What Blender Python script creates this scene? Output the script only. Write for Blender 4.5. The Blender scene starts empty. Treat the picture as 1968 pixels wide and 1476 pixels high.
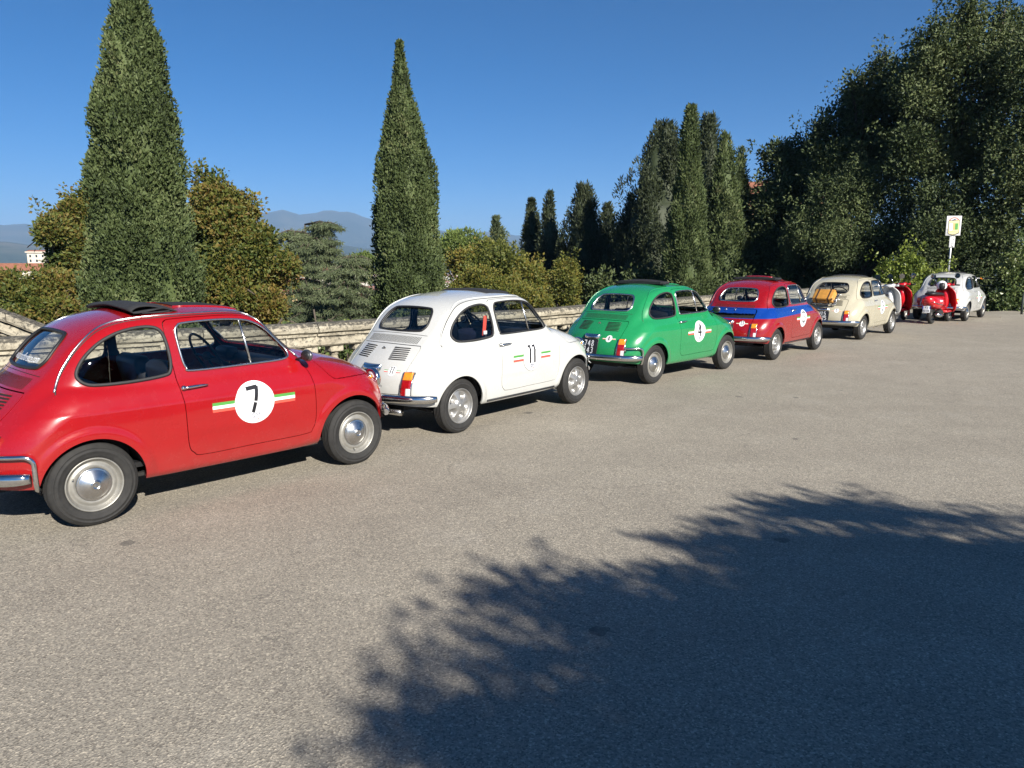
import bpy, bmesh, math, random
import numpy as np
from mathutils import Vector, Matrix
R = math.radians
rng = np.random.default_rng(7); random.seed(7)
SC = bpy.context.scene
_SKIP = []
def DO(k): return k not in _SKIP
# ------------------------------------------------------------------ camera
CAM_H = 1.5496; PITCH = R(9.4755); ROLL = R(.062)
cam = bpy.data.cameras.new('camera'); camo = bpy.data.objects.new('camera', cam); SC.collection.objects.link(camo)
cam.sensor_width = 36; cam.lens = 36*1416/1968; cam.clip_start = .05; cam.clip_end = 60000
camo.location = (0, 0, CAM_H); camo.rotation_euler = (math.pi/2-PITCH, 0, 0)
camo.rotation_euler = (Matrix.Rotation(math.pi/2-PITCH, 3, 'X') @ Matrix.Rotation(ROLL, 3, 'Z')).to_euler()
SC.camera = camo
# ------------------------------------------------------------------ sky, sun, exposure
SUN_DIR = Vector((.824, -1.459, 1.0)).normalized(); SUN_EL = math.asin(SUN_DIR.z); SUN_AZ = math.atan2(SUN_DIR.x, SUN_DIR.y)
world = bpy.data.worlds.new('World'); SC.world = world; world.use_nodes = True
wn = world.node_tree.nodes; sky = wn.new('ShaderNodeTexSky'); sky.sky_type = 'NISHITA'; sky.sun_disc = False
sky.sun_elevation = SUN_EL; sky.sun_rotation = SUN_AZ
sky.altitude = 6000; sky.air_density = 1.3; sky.dust_density = 0; sky.ozone_density = 5
hs = wn.new('ShaderNodeHueSaturation'); hs.inputs['Saturation'].default_value = 1.30
world.node_tree.links.new(sky.outputs[0], hs.inputs['Color']); world.node_tree.links.new(hs.outputs[0], wn['Background'].inputs[0]); wn['Background'].inputs[1].default_value = .05
sl = bpy.data.lights.new('sun', 'SUN'); sl.energy = 5.0; sl.angle = R(.53); sl.color = (1, .94, .85)
slo = bpy.data.objects.new('sun', sl); SC.collection.objects.link(slo); slo.location = (20, -35, 30)
slo.rotation_euler = SUN_DIR.to_track_quat('Z', 'Y').to_euler()
SC.view_settings.view_transform = 'Standard'; SC.view_settings.look = 'None'; SC.view_settings.exposure = 1.0; SC.view_settings.gamma = 1
SC.view_settings.use_curve_mapping = False
SC.cycles.max_bounces = 8; SC.cycles.diffuse_bounces = 3; SC.cycles.glossy_bounces = 4; SC.cycles.transparent_max_bounces = 24; SC.cycles.transmission_bounces = 6
SC.cycles.volume_bounces = 0; SC.cycles.sample_clamp_indirect = 4; SC.cycles.caustics_reflective = False; SC.cycles.caustics_refractive = False
SC.cycles.use_denoising = True
try: SC.cycles.denoiser = 'OPENIMAGEDENOISE'; SC.cycles.denoising_input_passes = 'RGB_ALBEDO_NORMAL'; SC.cycles.denoising_prefilter = 'ACCURATE'
except Exception: pass

# ------------------------------------------------------------------ scene helpers
COL = SC.collection
def link(name, data, parent=None):
    o = bpy.data.objects.new(name, data); COL.objects.link(o)
    if parent is not None: o.parent = parent
    return o
def tag(o, label=None, cat=None, group=None, kind=None):
    if label: o['label'] = label
    if cat: o['category'] = cat
    if group: o['group'] = group
    if kind: o['kind'] = kind
    return o
def thing(name, loc, label, cat, rz=0, group=None):
    o = link(name, None); o.location = loc; o.rotation_euler = (0, 0, rz); o.empty_display_size = .2
    return tag(o, label, cat, group)
def px_ray(px, py):
    x = (px-984)/1416; y = -(py-738)/1416; cr, sr = math.cos(ROLL), math.sin(ROLL)
    r = x*cr-y*sr; u = x*sr+y*cr; cp, sp = math.cos(PITCH), math.sin(PITCH)
    return np.array([r, cp+u*sp, -sp+u*cp])
def at_y(px, py, Y):
    """world point seen at photo pixel (px,py) on the plane y = Y"""
    d = px_ray(px, py); return np.array([0, 0, CAM_H])+d*(Y/d[1])
def at_z(px, py, z=0.):
    d = px_ray(px, py); return np.array([0, 0, CAM_H])+d*((z-CAM_H)/d[2])
class MB:
    """mesh collector"""
    def __init__(s): s.v = []; s.f = []; s.sm = []
    def add(s, V, F, smooth=False):
        n = len(s.v); s.v += [tuple(map(float, p)) for p in V]; s.f += [tuple(int(i)+n for i in f) for f in F]; s.sm += [smooth]*len(F); return s
    def box(s, c, d, rot=None, smooth=False):
        h = np.array(d)/2; V = np.array([[x, y, z] for x in (-1, 1) for y in (-1, 1) for z in (-1, 1)])*h
        if rot is not None: V = V @ np.array(rot).T
        return s.add(V+np.array(c), [(0, 1, 3, 2), (4, 6, 7, 5), (0, 4, 5, 1), (2, 3, 7, 6), (0, 2, 6, 4), (1, 5, 7, 3)], smooth)
    def bbox(s, c, d, b=.01, rot=None):
        """box with chamfered edges"""
        bm = bmesh.new(); bmesh.ops.create_cube(bm, size=1)
        for v in bm.verts: v.co = Vector((v.co.x*d[0], v.co.y*d[1], v.co.z*d[2]))
        bmesh.ops.bevel(bm, geom=bm.edges[:], offset=b, segments=2, affect='EDGES', profile=.5)
        V = np.array([v.co[:] for v in bm.verts]); F = [[v.index for v in f.verts] for f in bm.faces]; bm.free()
        if rot is not None: V = V @ np.array(rot).T
        return s.add(V+np.array(c), F, True)
    def tube(s, path, r, n=8, closed=False, cap=True, up=None, squash=1.):
        P = np.asarray(path, float); m = len(P); rr = np.full(m, r) if np.isscalar(r) else np.asarray(r, float)
        T = (np.roll(P, -1, 0)-np.roll(P, 1, 0)) if closed else np.gradient(P, axis=0)
        T /= np.linalg.norm(T, axis=1, keepdims=True)+1e-12
        u = np.array(up if up is not None else ((0, 0, 1) if abs(T[0, 2]) < .9 else (1, 0, 0)), float); V = []
        for i in range(m):
            a = u-T[i]*np.dot(u, T[i]); k = np.linalg.norm(a)
            a = a/k if k > 1e-6 else np.array([1., 0, 0]); b = np.cross(T[i], a); u = a if up is None else u
            for j in range(n):
                t = 2*math.pi*j/n; V.append(P[i]+rr[i]*(math.cos(t)*a*squash+math.sin(t)*b))
        F = []
        for i in range(m if closed else m-1):
            for j in range(n):
                F.append((i*n+j, i*n+(j+1) % n, ((i+1) % m)*n+(j+1) % n, ((i+1) % m)*n+j))
        if cap and not closed: F += [tuple(range(n))[::-1], tuple((m-1)*n+j for j in range(n))]
        return s.add(V, F, True)
    def lathe(s, prof, n=32, axis='z', c=(0, 0, 0), smooth=True):
        """profile of (radius, along-axis)"""
        V = []; F = []; m = len(prof)
        for j in range(n):
            t = 2*math.pi*j/n
            for r, h in prof:
                p = {'z': (r*math.cos(t), r*math.sin(t), h), 'y': (r*math.cos(t), h, r*math.sin(t)), 'x': (h, r*math.cos(t), r*math.sin(t))}[axis]
                V.append(np.array(p)+np.array(c))
        for j in range(n):
            for i in range(m-1):
                q = (j*m+i, ((j+1) % n)*m+i, ((j+1) % n)*m+i+1, j*m+i+1)
                F.append(q if axis != 'y' else q[::-1])
        return s.add(V, F, smooth)
    def prism(s, poly, axis, a, b):
        """2-D polygon extruded along an axis from a to b"""
        n = len(poly); V = []
        for h in (a, b):
            for p, q in poly: V.append({'y': (p, h, q), 'x': (h, p, q), 'z': (p, q, h)}[axis])
        F = [tuple(range(n)), tuple(range(2*n-1, n-1, -1))]+[(i, i+n, (i+1) % n+n, (i+1) % n) for i in range(n)]
        return s.add(V, F)
    def grid(s, P, smooth=True, closed_u=False):
        """P: (nu,nv,3)"""
        nu, nv = P.shape[:2]; F = []
        for i in range(nu if closed_u else nu-1):
            for j in range(nv-1): F.append((i*nv+j, ((i+1) % nu)*nv+j, ((i+1) % nu)*nv+j+1, i*nv+j+1))
        return s.add(P.reshape(-1, 3), F, smooth)
    def ball(s, c, r, n=16, m=10):
        """ellipsoid, r scalar or triple"""
        r = np.array([r]*3 if np.isscalar(r) else r, float); V = []; F = []
        for i in range(m+1):
            t = math.pi*i/m
            for j in range(n):
                p = 2*math.pi*j/n; V.append(np.array(c)+r*np.array([math.sin(t)*math.cos(p), math.sin(t)*math.sin(p), math.cos(t)]))
        for i in range(m):
            for j in range(n): F.append((i*n+j, (i+1)*n+j, (i+1)*n+(j+1) % n, i*n+(j+1) % n))
        return s.add(V, F, True)
    def mesh(s, name):
        me = bpy.data.meshes.new(name); me.from_pydata(s.v, [], s.f)
        me.polygons.foreach_set('use_smooth', s.sm); me.validate(); me.update(); return me
    def recalc(s, me):
        bm = bmesh.new(); bm.from_mesh(me); bmesh.ops.remove_doubles(bm, verts=bm.verts, dist=1e-6); bmesh.ops.recalc_face_normals(bm, faces=bm.faces); bm.to_mesh(me); bm.free(); return me
    def build(s, name, m, parent=None, auto=True):
        me = s.mesh(name)
        if auto: s.recalc(me)
        if m is not None: me.materials.append(m)
        return link(name, me, parent)
def copy_tree(o, parent=None):
    c = o.copy(); COL.objects.link(c)
    if parent is not None: c.parent = parent
    for ch in list(o.children): copy_tree(ch, c)
    return c
def rotz(a): return np.array([[math.cos(a), -math.sin(a), 0], [math.sin(a), math.cos(a), 0], [0, 0, 1]])

def spline_closed(pts, n=16):
    """closed Catmull-Rom through pts"""
    P = np.asarray(pts, float); N = len(P); out = []
    t = np.linspace(0, 1, n, endpoint=False)[:, None]
    for i in range(N):
        a, b, c, d = P[i-1], P[i], P[(i+1) % N], P[(i+2) % N]
        out.append(.5*(2*b + (c-a)*t + (2*a-5*b+4*c-d)*t**2 + (3*b-a-3*c+d)*t**3))
    return np.concatenate(out)
def spline_open(pts, n=10):
    P = np.asarray(pts, float); P = np.vstack([2*P[0]-P[1], P, 2*P[-1]-P[-2]]); out = []
    t = np.linspace(0, 1, n, endpoint=False)[:, None]
    for i in range(1, len(P)-2):
        a, b, c, d = P[i-1], P[i], P[i+1], P[i+2]
        out.append(.5*(2*b + (c-a)*t + (2*a-5*b+4*c-d)*t**2 + (3*b-a-3*c+d)*t**3))
    out.append(P[-2][None]); return np.concatenate(out)
def sdf2(P, poly):
    """signed distance (neg inside) and nearest point on a closed polyline"""
    P = np.asarray(P, float); A = poly; B = np.roll(poly, -1, 0); D = B-A; L = (D**2).sum(1)+1e-18
    dist = np.empty(len(P)); near = np.empty((len(P), 2)); ins = np.zeros(len(P), bool)
    for s in range(0, len(P), 20000):
        p = P[s:s+20000][:, None, :]
        t = np.clip(((p-A)*D).sum(2)/L, 0, 1)
        q = A+t[..., None]*D; d2 = ((p-q)**2).sum(2); k = d2.argmin(1); r = np.arange(len(k))
        dist[s:s+20000] = np.sqrt(d2[r, k]); near[s:s+20000] = q[r, k]
        y = p[..., 1]; c = (A[:, 1] > y) != (B[:, 1] > y)
        xi = A[:, 0]+(y-A[:, 1])*D[:, 0]/np.where(D[:, 1] == 0, 1e-18, D[:, 1])
        ins[s:s+20000] = (c & (p[..., 0] < xi)).sum(1) % 2 == 1
    return np.where(ins, -dist, dist), near
def mesh_np(name, V, faces, normals=None, smooth=True):
    me = bpy.data.meshes.new(name); faces = np.asarray(faces)
    me.vertices.add(len(V)); me.vertices.foreach_set('co', np.asarray(V, np.float32).ravel())
    k = faces.shape[1]; n = len(faces)
    me.loops.add(n*k); me.loops.foreach_set('vertex_index', faces.astype(np.int32).ravel())
    me.polygons.add(n); me.polygons.foreach_set('loop_start', np.arange(0, n*k, k, dtype=np.int32))
    try: me.polygons.foreach_set('loop_total', np.full(n, k, np.int32))
    except Exception: pass
    me.update(calc_edges=True)
    me.polygons.foreach_set('use_smooth', np.full(n, smooth, bool))
    me.validate()
    if normals is not None:
        NN = np.zeros((len(me.vertices), 3), np.float32); NN[:len(normals)] = normals
        if len(normals) < len(NN):
            nv = np.zeros(len(NN)*3, np.float32); me.vertices.foreach_get('normal', nv); NN[len(normals):] = nv.reshape(-1, 3)[len(normals):]
        me.normals_split_custom_set_from_vertices(NN.tolist())
    return me

# ------------------------------------------------------------------ materials
def new_mat(name):
    m = bpy.data.materials.new(name); m.use_nodes = True; nt = m.node_tree
    return m, nt, nt.nodes['Principled BSDF'], nt.nodes['Material Output']
def N(nt, kind, **kw):
    n = nt.nodes.new(kind)
    for k, v in kw.items(): setattr(n, k, v)
    return n
def noise(nt, scale, detail=4, rough=.55, coord='Object', dist=0):
    tc = N(nt, 'ShaderNodeTexCoord'); n = N(nt, 'ShaderNodeTexNoise'); n.inputs['Scale'].default_value = scale
    n.inputs['Detail'].default_value = detail; n.inputs['Roughness'].default_value = rough; n.inputs['Distortion'].default_value = dist
    nt.links.new(tc.outputs[coord], n.inputs['Vector']); return n
def ramp(nt, src, stops):
    r = N(nt, 'ShaderNodeValToRGB'); e = r.color_ramp.elements
    while len(e) < len(stops): e.new(.5)
    for el, (p, c) in zip(e, stops): el.position = p; el.color = (*c, 1) if len(c) == 3 else c
    nt.links.new(src, r.inputs['Fac']); return r
def mixc(nt, fac, a, b, mode='MIX'):
    m = N(nt, 'ShaderNodeMix', data_type='RGBA', blend_type=mode)
    for s, v in ((m.inputs['Factor'], fac), (m.inputs['A'], a), (m.inputs['B'], b)):
        if isinstance(v, (int, float)): s.default_value = v
        elif isinstance(v, tuple): s.default_value = (*v, 1)
        else: nt.links.new(v, s)
    return m.outputs['Result']
def bump(nt, b, h, strength=.3, dist=.01):
    n = N(nt, 'ShaderNodeBump'); n.inputs['Strength'].default_value = strength; n.inputs['Distance'].default_value = dist
    nt.links.new(h, n.inputs['Height']); nt.links.new(n.outputs[0], b.inputs['Normal']); return n
def mat(name, col, rough=.5, metal=0., coat=0., spec=.5, var=.12, vscale=9., bmp=0.):
    """plain procedural material: colour broken up by noise, roughness too"""
    m, nt, b, _ = new_mat(name); n = noise(nt, vscale, 5)
    c2 = tuple(max(0, c*(1-var)) for c in col); c3 = tuple(min(1, c*(1+var)) for c in col)
    r = ramp(nt, n.outputs['Fac'], [(.3, c2), (.7, c3)]); nt.links.new(r.outputs[0], b.inputs['Base Color'])
    b.inputs['Roughness'].default_value = rough; b.inputs['Metallic'].default_value = metal
    b.inputs['Coat Weight'].default_value = coat; b.inputs['Coat Roughness'].default_value = .04; b.inputs['Specular IOR Level'].default_value = spec
    if bmp: bump(nt, b, n.outputs['Fac'], bmp)
    return m
def paint(name, col, rough=.22, coat=.9, band=None):
    """old car enamel: slightly uneven gloss, dust low on the flanks, optional second colour band by height"""
    m, nt, b, _ = new_mat(name); n = noise(nt, 3.2, 5)
    base = ramp(nt, n.outputs['Fac'], [(.25, tuple(c*.93 for c in col)), (.75, tuple(min(1, c*1.04) for c in col))]).outputs[0]
    tc = N(nt, 'ShaderNodeTexCoord'); sp = N(nt, 'ShaderNodeSeparateXYZ'); nt.links.new(tc.outputs['Object'], sp.inputs[0])
    if band:
        (bcol, z0, z1, x1) = band
        def cmp(sock, val, op):
            k = N(nt, 'ShaderNodeMath', operation=op); nt.links.new(sock, k.inputs[0]); k.inputs[1].default_value = val; return k.outputs[0]
        def mul(a, c): k = N(nt, 'ShaderNodeMath', operation='MULTIPLY'); nt.links.new(a, k.inputs[0]); nt.links.new(c, k.inputs[1]); return k.outputs[0]
        # band edges drop a little towards the tail
        sl_ = N(nt, 'ShaderNodeMath', operation='MULTIPLY_ADD'); nt.links.new(sp.outputs[0], sl_.inputs[0]); sl_.inputs[1].default_value = -.028; nt.links.new(sp.outputs[2], sl_.inputs[2])
        f = mul(mul(cmp(sl_.outputs[0], z0, 'GREATER_THAN'), cmp(sp.outputs[2], z1, 'LESS_THAN')), cmp(sp.outputs[0], x1, 'LESS_THAN'))
        base = mixc(nt, f, base, bcol)
    # road dust film
    n2 = noise(nt, 14, 6, .65); mr = N(nt, 'ShaderNodeMapRange'); nt.links.new(sp.outputs[2], mr.inputs[0])
    mr.inputs[1].default_value = .42; mr.inputs[2].default_value = .20; mr.inputs[3].default_value = 0; mr.inputs[4].default_value = .20
    mu = N(nt, 'ShaderNodeMath', operation='MULTIPLY'); nt.links.new(mr.outputs[0], mu.inputs[0]); nt.links.new(n2.outputs['Fac'], mu.inputs[1])
    nt.links.new(mixc(nt, mu.outputs[0], base, (.20, .18, .15)), b.inputs['Base Color'])
    rr = N(nt, 'ShaderNodeMapRange'); nt.links.new(n2.outputs['Fac'], rr.inputs[0]); rr.inputs[3].default_value = rough-.06; rr.inputs[4].default_value = rough+.14
    nt.links.new(rr.outputs[0], b.inputs['Roughness']); b.inputs['Coat Weight'].default_value = coat; b.inputs['Coat Roughness'].default_value = .02
    n3 = noise(nt, 2.2, 2); bump(nt, b, n3.outputs['Fac'], .05, .02)
    return m
def glass_mat(name, tint, refl=.03):
    m, nt, b, out = new_mat(name); nt.nodes.remove(b)
    t = N(nt, 'ShaderNodeBsdfTransparent'); t.inputs[0].default_value = (*tint, 1); g = N(nt, 'ShaderNodeBsdfGlossy'); g.inputs['Roughness'].default_value = .015
    lw = N(nt, 'ShaderNodeLayerWeight'); lw.inputs[0].default_value = .5; pw = N(nt, 'ShaderNodeMath', operation='POWER'); nt.links.new(lw.outputs['Facing'], pw.inputs[0]); pw.inputs[1].default_value = 4.2
    f = N(nt, 'ShaderNodeMath', operation='MULTIPLY_ADD'); nt.links.new(pw.outputs[0], f.inputs[0]); f.inputs[1].default_value = .9; f.inputs[2].default_value = refl
    mx = N(nt, 'ShaderNodeMixShader'); n = noise(nt, 7, 4); rp = ramp(nt, n.outputs['Fac'], [(.35, (.0, .0, .0)), (.8, (.02, .02, .02))]); ad = N(nt, 'ShaderNodeMath', operation='ADD', use_clamp=True)
    nt.links.new(f.outputs[0], ad.inputs[0]); nt.links.new(rp.outputs[0], ad.inputs[1])
    nt.links.new(ad.outputs[0], mx.inputs[0]); nt.links.new(t.outputs[0], mx.inputs[1]); nt.links.new(g.outputs[0], mx.inputs[2]); nt.links.new(mx.outputs[0], out.inputs[0])
    return m
M_CHROME = mat('chrome', (.68, .68, .68), .15, 1., var=.06, vscale=30)
M_CAP = mat('hubcap_chrome', (.55, .55, .55), .26, 1., var=.10, vscale=30)
M_DULLCHROME = mat('worn_chrome', (.62, .62, .61), .26, 1., var=.12, vscale=40)
M_RUBBER = mat('rubber', (.022, .022, .023), .65, var=.2, vscale=30)
M_BLACK = mat('black_plastic', (.012, .012, .013), .5, var=.2)
M_CLOTH = mat('black_cloth', (.016, .017, .020), .85, var=.25, vscale=40, bmp=.3)
M_DARKMETAL = mat('dirty_underbody', (.018, .017, .016), .85, var=.3)
M_SEAT = mat('dark_vinyl', (.011, .011, .013), .5, var=.2)
M_TRIM = mat('interior_trim', (.020, .020, .023), .85, var=.2)
M_GLASS = glass_mat('window_glass', (.88, .90, .90))
M_RGLASS = glass_mat('rear_window_glass', (.74, .77, .80), .07)
M_WHITE = mat('white_vinyl', (.80, .81, .82), .35, var=.03)
M_INK = mat('black_print', (.015, .015, .018), .4, var=.1)
M_NAVY = mat('navy_print', (.02, .03, .10), .4, var=.1)
M_ORANGEPRINT = mat('rust_orange_print', (.50, .10, .05), .4, var=.1)
M_GREENP = mat('green_print', (.08, .30, .06), .4, var=.05)
M_REDP = mat('red_print', (.80, .095, .065), .4, var=.05)
M_AMBER = mat('amber_lens', (.75, .24, .015), .12, coat=1, var=.2, vscale=60)
M_REDLENS = mat('red_lens', (.30, .006, .008), .12, coat=1, var=.25, vscale=60)
M_CLEARLENS = mat('clear_lens', (.70, .68, .66), .15, coat=1, var=.2, vscale=60)
M_RIM = mat('silver_wheel_paint', (.36, .355, .34), .42, .7, var=.12, vscale=25)
M_RIMCREAM = mat('pale_silver_wheel_paint', (.31, .30, .27), .42, .5, var=.14, vscale=25)
M_SEAM_SHADE = mat('seam_and_recess_shade', (.006, .006, .006), .9, var=.2)  # near-black for seams, and for painted shade in slots and openings
def tyre_mat():
    m, nt, b, _ = new_mat('tyre_rubber'); n = noise(nt, 22, 6, .7)
    r = ramp(nt, n.outputs['Fac'], [(.3, (.012, .0118, .0115)), (.75, (.028, .027, .025))]); nt.links.new(r.outputs[0], b.inputs['Base Color'])
    b.inputs['Roughness'].default_value = .78; bump(nt, b, n.outputs['Fac'], .2, .003); return m
M_TYRE = tyre_mat()
# ------------------------------------------------------------------ ground, hills, air
def asphalt_mat():
    m, nt, b, _ = new_mat('worn_asphalt'); tc = N(nt, 'ShaderNodeTexCoord')
    def vor(scale, feat='F1', rnd=1.):
        v = N(nt, 'ShaderNodeTexVoronoi', feature=feat); v.inputs['Scale'].default_value = scale; v.inputs['Randomness'].default_value = rnd; nt.links.new(tc.outputs['Object'], v.inputs['Vector']); return v
    big = noise(nt, .22, 5, .6); mid = noise(nt, 1.7, 6, .65); fine = noise(nt, 60, 4, .7)
    base = ramp(nt, big.outputs['Fac'], [(.3, (.258, .232, .190)), (.52, (.292, .264, .218)), (.72, (.326, .297, .248))]).outputs[0]
    base = mixc(nt, .55, base, ramp(nt, mid.outputs['Fac'], [(.32, (.243, .221, .185)), (.55, (.300, .273, .226)), (.75, (.348, .323, .279))]).outputs[0])
    g = vor(145); sp = N(nt, 'ShaderNodeSeparateColor'); nt.links.new(g.outputs['Color'], sp.inputs[0])
    grain = ramp(nt, sp.outputs[0], [(.0, (.42, .41, .40)), (.25, (.78, .78, .77)), (.6, (1.0, 1.0, .98)), (.88, (1.3, 1.28, 1.22)), (1., (1.95, 1.9, 1.78))])
    base = mixc(nt, .78, base, grain.outputs[0], 'MULTIPLY')
    # worn tracks running along the row of cars
    mp = N(nt, 'ShaderNodeMapping'); mp.inputs['Rotation'].default_value = (0, 0, R(-47)); mp.inputs['Scale'].default_value = (.05, .9, 1); nt.links.new(tc.outputs['Object'], mp.inputs[0])
    st = N(nt, 'ShaderNodeTexNoise'); st.inputs['Scale'].default_value = 1.6; st.inputs['Detail'].default_value = 3; nt.links.new(mp.outputs[0], st.inputs['Vector'])
    base = mixc(nt, .22, base, ramp(nt, st.outputs['Fac'], [(.3, (.86, .85, .84)), (.7, (1.12, 1.12, 1.10))]).outputs[0], 'MULTIPLY')
    # oil spots and leaf stains
    d = vor(2.0); dn = N(nt, 'ShaderNodeMath', operation='MULTIPLY_ADD'); nt.links.new(noise(nt, 14, 5, .7).outputs['Fac'], dn.inputs[0]); dn.inputs[1].default_value = .16; nt.links.new(d.outputs['Distance'], dn.inputs[2])
    sp2 = N(nt, 'ShaderNodeSeparateColor'); nt.links.new(d.outputs['Color'], sp2.inputs[0])
    thr = N(nt, 'ShaderNodeMath', operation='MULTIPLY'); nt.links.new(sp2.outputs[1], thr.inputs[0]); thr.inputs[1].default_value = .205
    cmpn = N(nt, 'ShaderNodeMath', operation='LESS_THAN'); nt.links.new(dn.outputs[0], cmpn.inputs[0]); nt.links.new(thr.outputs[0], cmpn.inputs[1])
    f2 = N(nt, 'ShaderNodeMath', operation='MULTIPLY'); nt.links.new(cmpn.outputs[0], f2.inputs[0]); f2.inputs[1].default_value = .6
    base = mixc(nt, f2.outputs[0], base, (.075, .072, .066))
    # cracks
    c = N(nt, 'ShaderNodeTexVoronoi', feature='DISTANCE_TO_EDGE'); c.inputs['Scale'].default_value = .33
    wv = N(nt, 'ShaderNodeMix', data_type='RGBA', blend_type='ADD'); wv.inputs['Factor'].default_value = 1; nt.links.new(tc.outputs['Object'], wv.inputs['A']); mm = noise(nt, 2.5, 5, .6)
    nt.links.new(mm.outputs['Color'], wv.inputs['B']); nt.links.new(wv.outputs['Result'], c.inputs['Vector'])
    ck = N(nt, 'ShaderNodeMath', operation='LESS_THAN'); nt.links.new(c.outputs[0], ck.inputs[0]); ck.inputs[1].default_value = .0016
    ck2 = N(nt, 'ShaderNodeMath', operation='MULTIPLY'); nt.links.new(ck.outputs[0], ck2.inputs[0]); ck2.inputs[1].default_value = .35
    nt.links.new(mixc(nt, ck2.outputs[0], base, (.08, .075, .07)), b.inputs['Base Color'])
    b.inputs['Roughness'].default_value = .86; b.inputs['Specular IOR Level'].default_value = .35
    bump(nt, b, g.outputs['Distance'], .4, .005); return m
def soil_mat():
    m, nt, b, _ = new_mat('grassy_soil'); n = noise(nt, .8, 8, .65); r = ramp(nt, n.outputs['Fac'], [(.3, (.045, .048, .022)), (.5, (.075, .07, .035)), (.7, (.11, .085, .05))]); nt.links.new(r.outputs[0], b.inputs['Base Color'])
    b.inputs['Roughness'].default_value = .95; bump(nt, b, n.outputs['Fac'], .8, .1); return m
def hill_mat(name, cols, sc):
    m, nt, b, _ = new_mat(name); n = noise(nt, sc, 9, .62); r = ramp(nt, n.outputs['Fac'], [(.35, cols[0]), (.5, cols[1]), (.62, cols[2])]); nt.links.new(r.outputs[0], b.inputs['Base Color'])
    b.inputs['Roughness'].default_value = 1; b.inputs['Specular IOR Level'].default_value = .1; return m
# back edge of the balustrade coping, left to right
WALL_PTS = [(-16, 1.9), (-12.0, 3.6), (-8.0, 5.25), (-4.84, 6.94), (-3.91, 7.62), (-2.75, 8.36), (-1.64, 9.3), (.39, 11.32), (1.27, 12.37), (3.93, 15.54), (5.57, 17.43), (7.48, 19.46), (10.0, 22.35), (12.6, 25.3)]
WALL = spline_open(WALL_PTS, 12)
WALL_TOP = .84
M_ASPHALT = asphalt_mat(); M_SOIL = soil_mat()
edge = [tuple(p) for p in WALL]+[(13.4, 24.4), (14.4, 23.05), (16.2, 23.75), (19, 25.0), (24, 24.5), (34, 14), (44, -10), (40, -45), (-40, -45), (-40, -8)]
b = MB(); b.add([(x, y, 0) for x, y in edge], [tuple(range(len(edge)))]); o = b.build('plaza_pavement', M_ASPHALT); tag(o, kind='structure')
if o.data.polygons[0].normal.z < 0: o.data.flip_normals()
# one ground sheet: level under the plaza, a slope falling away beyond the wall, the valley floor to the horizon
def ground_z(x, y):
    p = np.stack([x, y], -1).reshape(-1, 2); A = WALL[:-1:4]; B = WALL[4::4]; n = min(len(A), len(B)); A = A[:n]; B = B[:n]; d = np.full(len(p), 1e9); side = np.zeros(len(p))
    for a, c in zip(A, B):
        v = c-a; t = np.clip(((p-a)@v)/(v@v), 0, 1); q = a+t[:, None]*v; e = np.hypot(*(p-q).T); s = v[0]*(p[:, 1]-a[1])-v[1]*(p[:, 0]-a[0]); k = e < d-1e-9; d[k] = e[k]; side[k] = s[k]
    beyond = side > 0; dd = np.where(beyond, d, 0); z = -.06-1.3*np.clip(dd/1.2, 0, 1)-.23*np.clip(dd-1, 0, 160)-.02*np.clip(dd-160, 0, 1000)
    # the wooded side on the right does not fall away so steeply
    w = np.clip((p[:, 0]-9)/8, 0, 1)*np.clip(1-(d-30)/60, 0, 1); z = z*(1-w)+w*np.maximum(z, -.10-.03*dd)
    z = np.maximum(z, -58+3*np.sin(p[:, 0]*.004)*np.cos(p[:, 1]*.003)); return z.reshape(np.shape(x))
rr = np.concatenate([np.arange(0, 12, 1.5), 12*1.16**np.arange(0, 46)]); th = np.linspace(0, 2*math.pi, 145)
RR, TH = np.meshgrid(rr, th, indexing='ij'); X = RR*np.sin(TH); Y = RR*np.cos(TH); Z = ground_z(X, Y); b = MB(); b.grid(np.stack([X, Y, Z], -1))
tag(b.build('ground', M_SOIL), kind='structure')
def ridge(name, dist, prof, depth, m, seed):
    """a chain of hills whose crest follows (photo x, photo y) at the given distance"""
    r2 = np.random.default_rng(seed); px = np.array([p[0] for p in prof], float); py = np.array([p[1] for p in prof], float)
    az = np.linspace(math.atan((px[0]-984)/1416), math.atan((px[-1]-984)/1416), 220); qx = 984+1416*np.tan(az); qy = np.interp(qx, *spline_open(np.stack([px, py], 1), 14).T)
    jag = np.zeros(len(az))
    for k in range(1, 7): jag += r2.normal()*np.sin(az*17*1.9**k+r2.uniform(0, 6))*.0009/1.5**k*6
    el = (501.7-qy)/1416*np.cos(az)+jag*.35; crest = CAM_H+dist*el; G = []
    for u in np.linspace(-1, 1, 27):
        w = np.cos(u*math.pi/2)**1.25; wob = sum(np.sin(az*f+u*5+ph)*a for f, ph, a in ((40, r2.uniform(0, 6), .06), (95, r2.uniform(0, 6), .04), (180, r2.uniform(0, 6), .025)))
        z = -60+(crest+60)*np.clip(w*(1+(1-w)*wob*2), 0, 1); d = dist+u*depth; G.append(np.stack([d*np.sin(az), d*np.cos(az), z], 1))
    b = MB(); b.grid(np.array(G)); return tag(b.build(name, m), kind='structure')
M_FARHILL = hill_mat('wooded_mountain', ((.030, .042, .024), (.048, .058, .034), (.085, .085, .055)), .0022); M_NEARHILL = hill_mat('wooded_foothill', ((.035, .05, .025), (.06, .07, .036), (.12, .11, .07)), .004)
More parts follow.
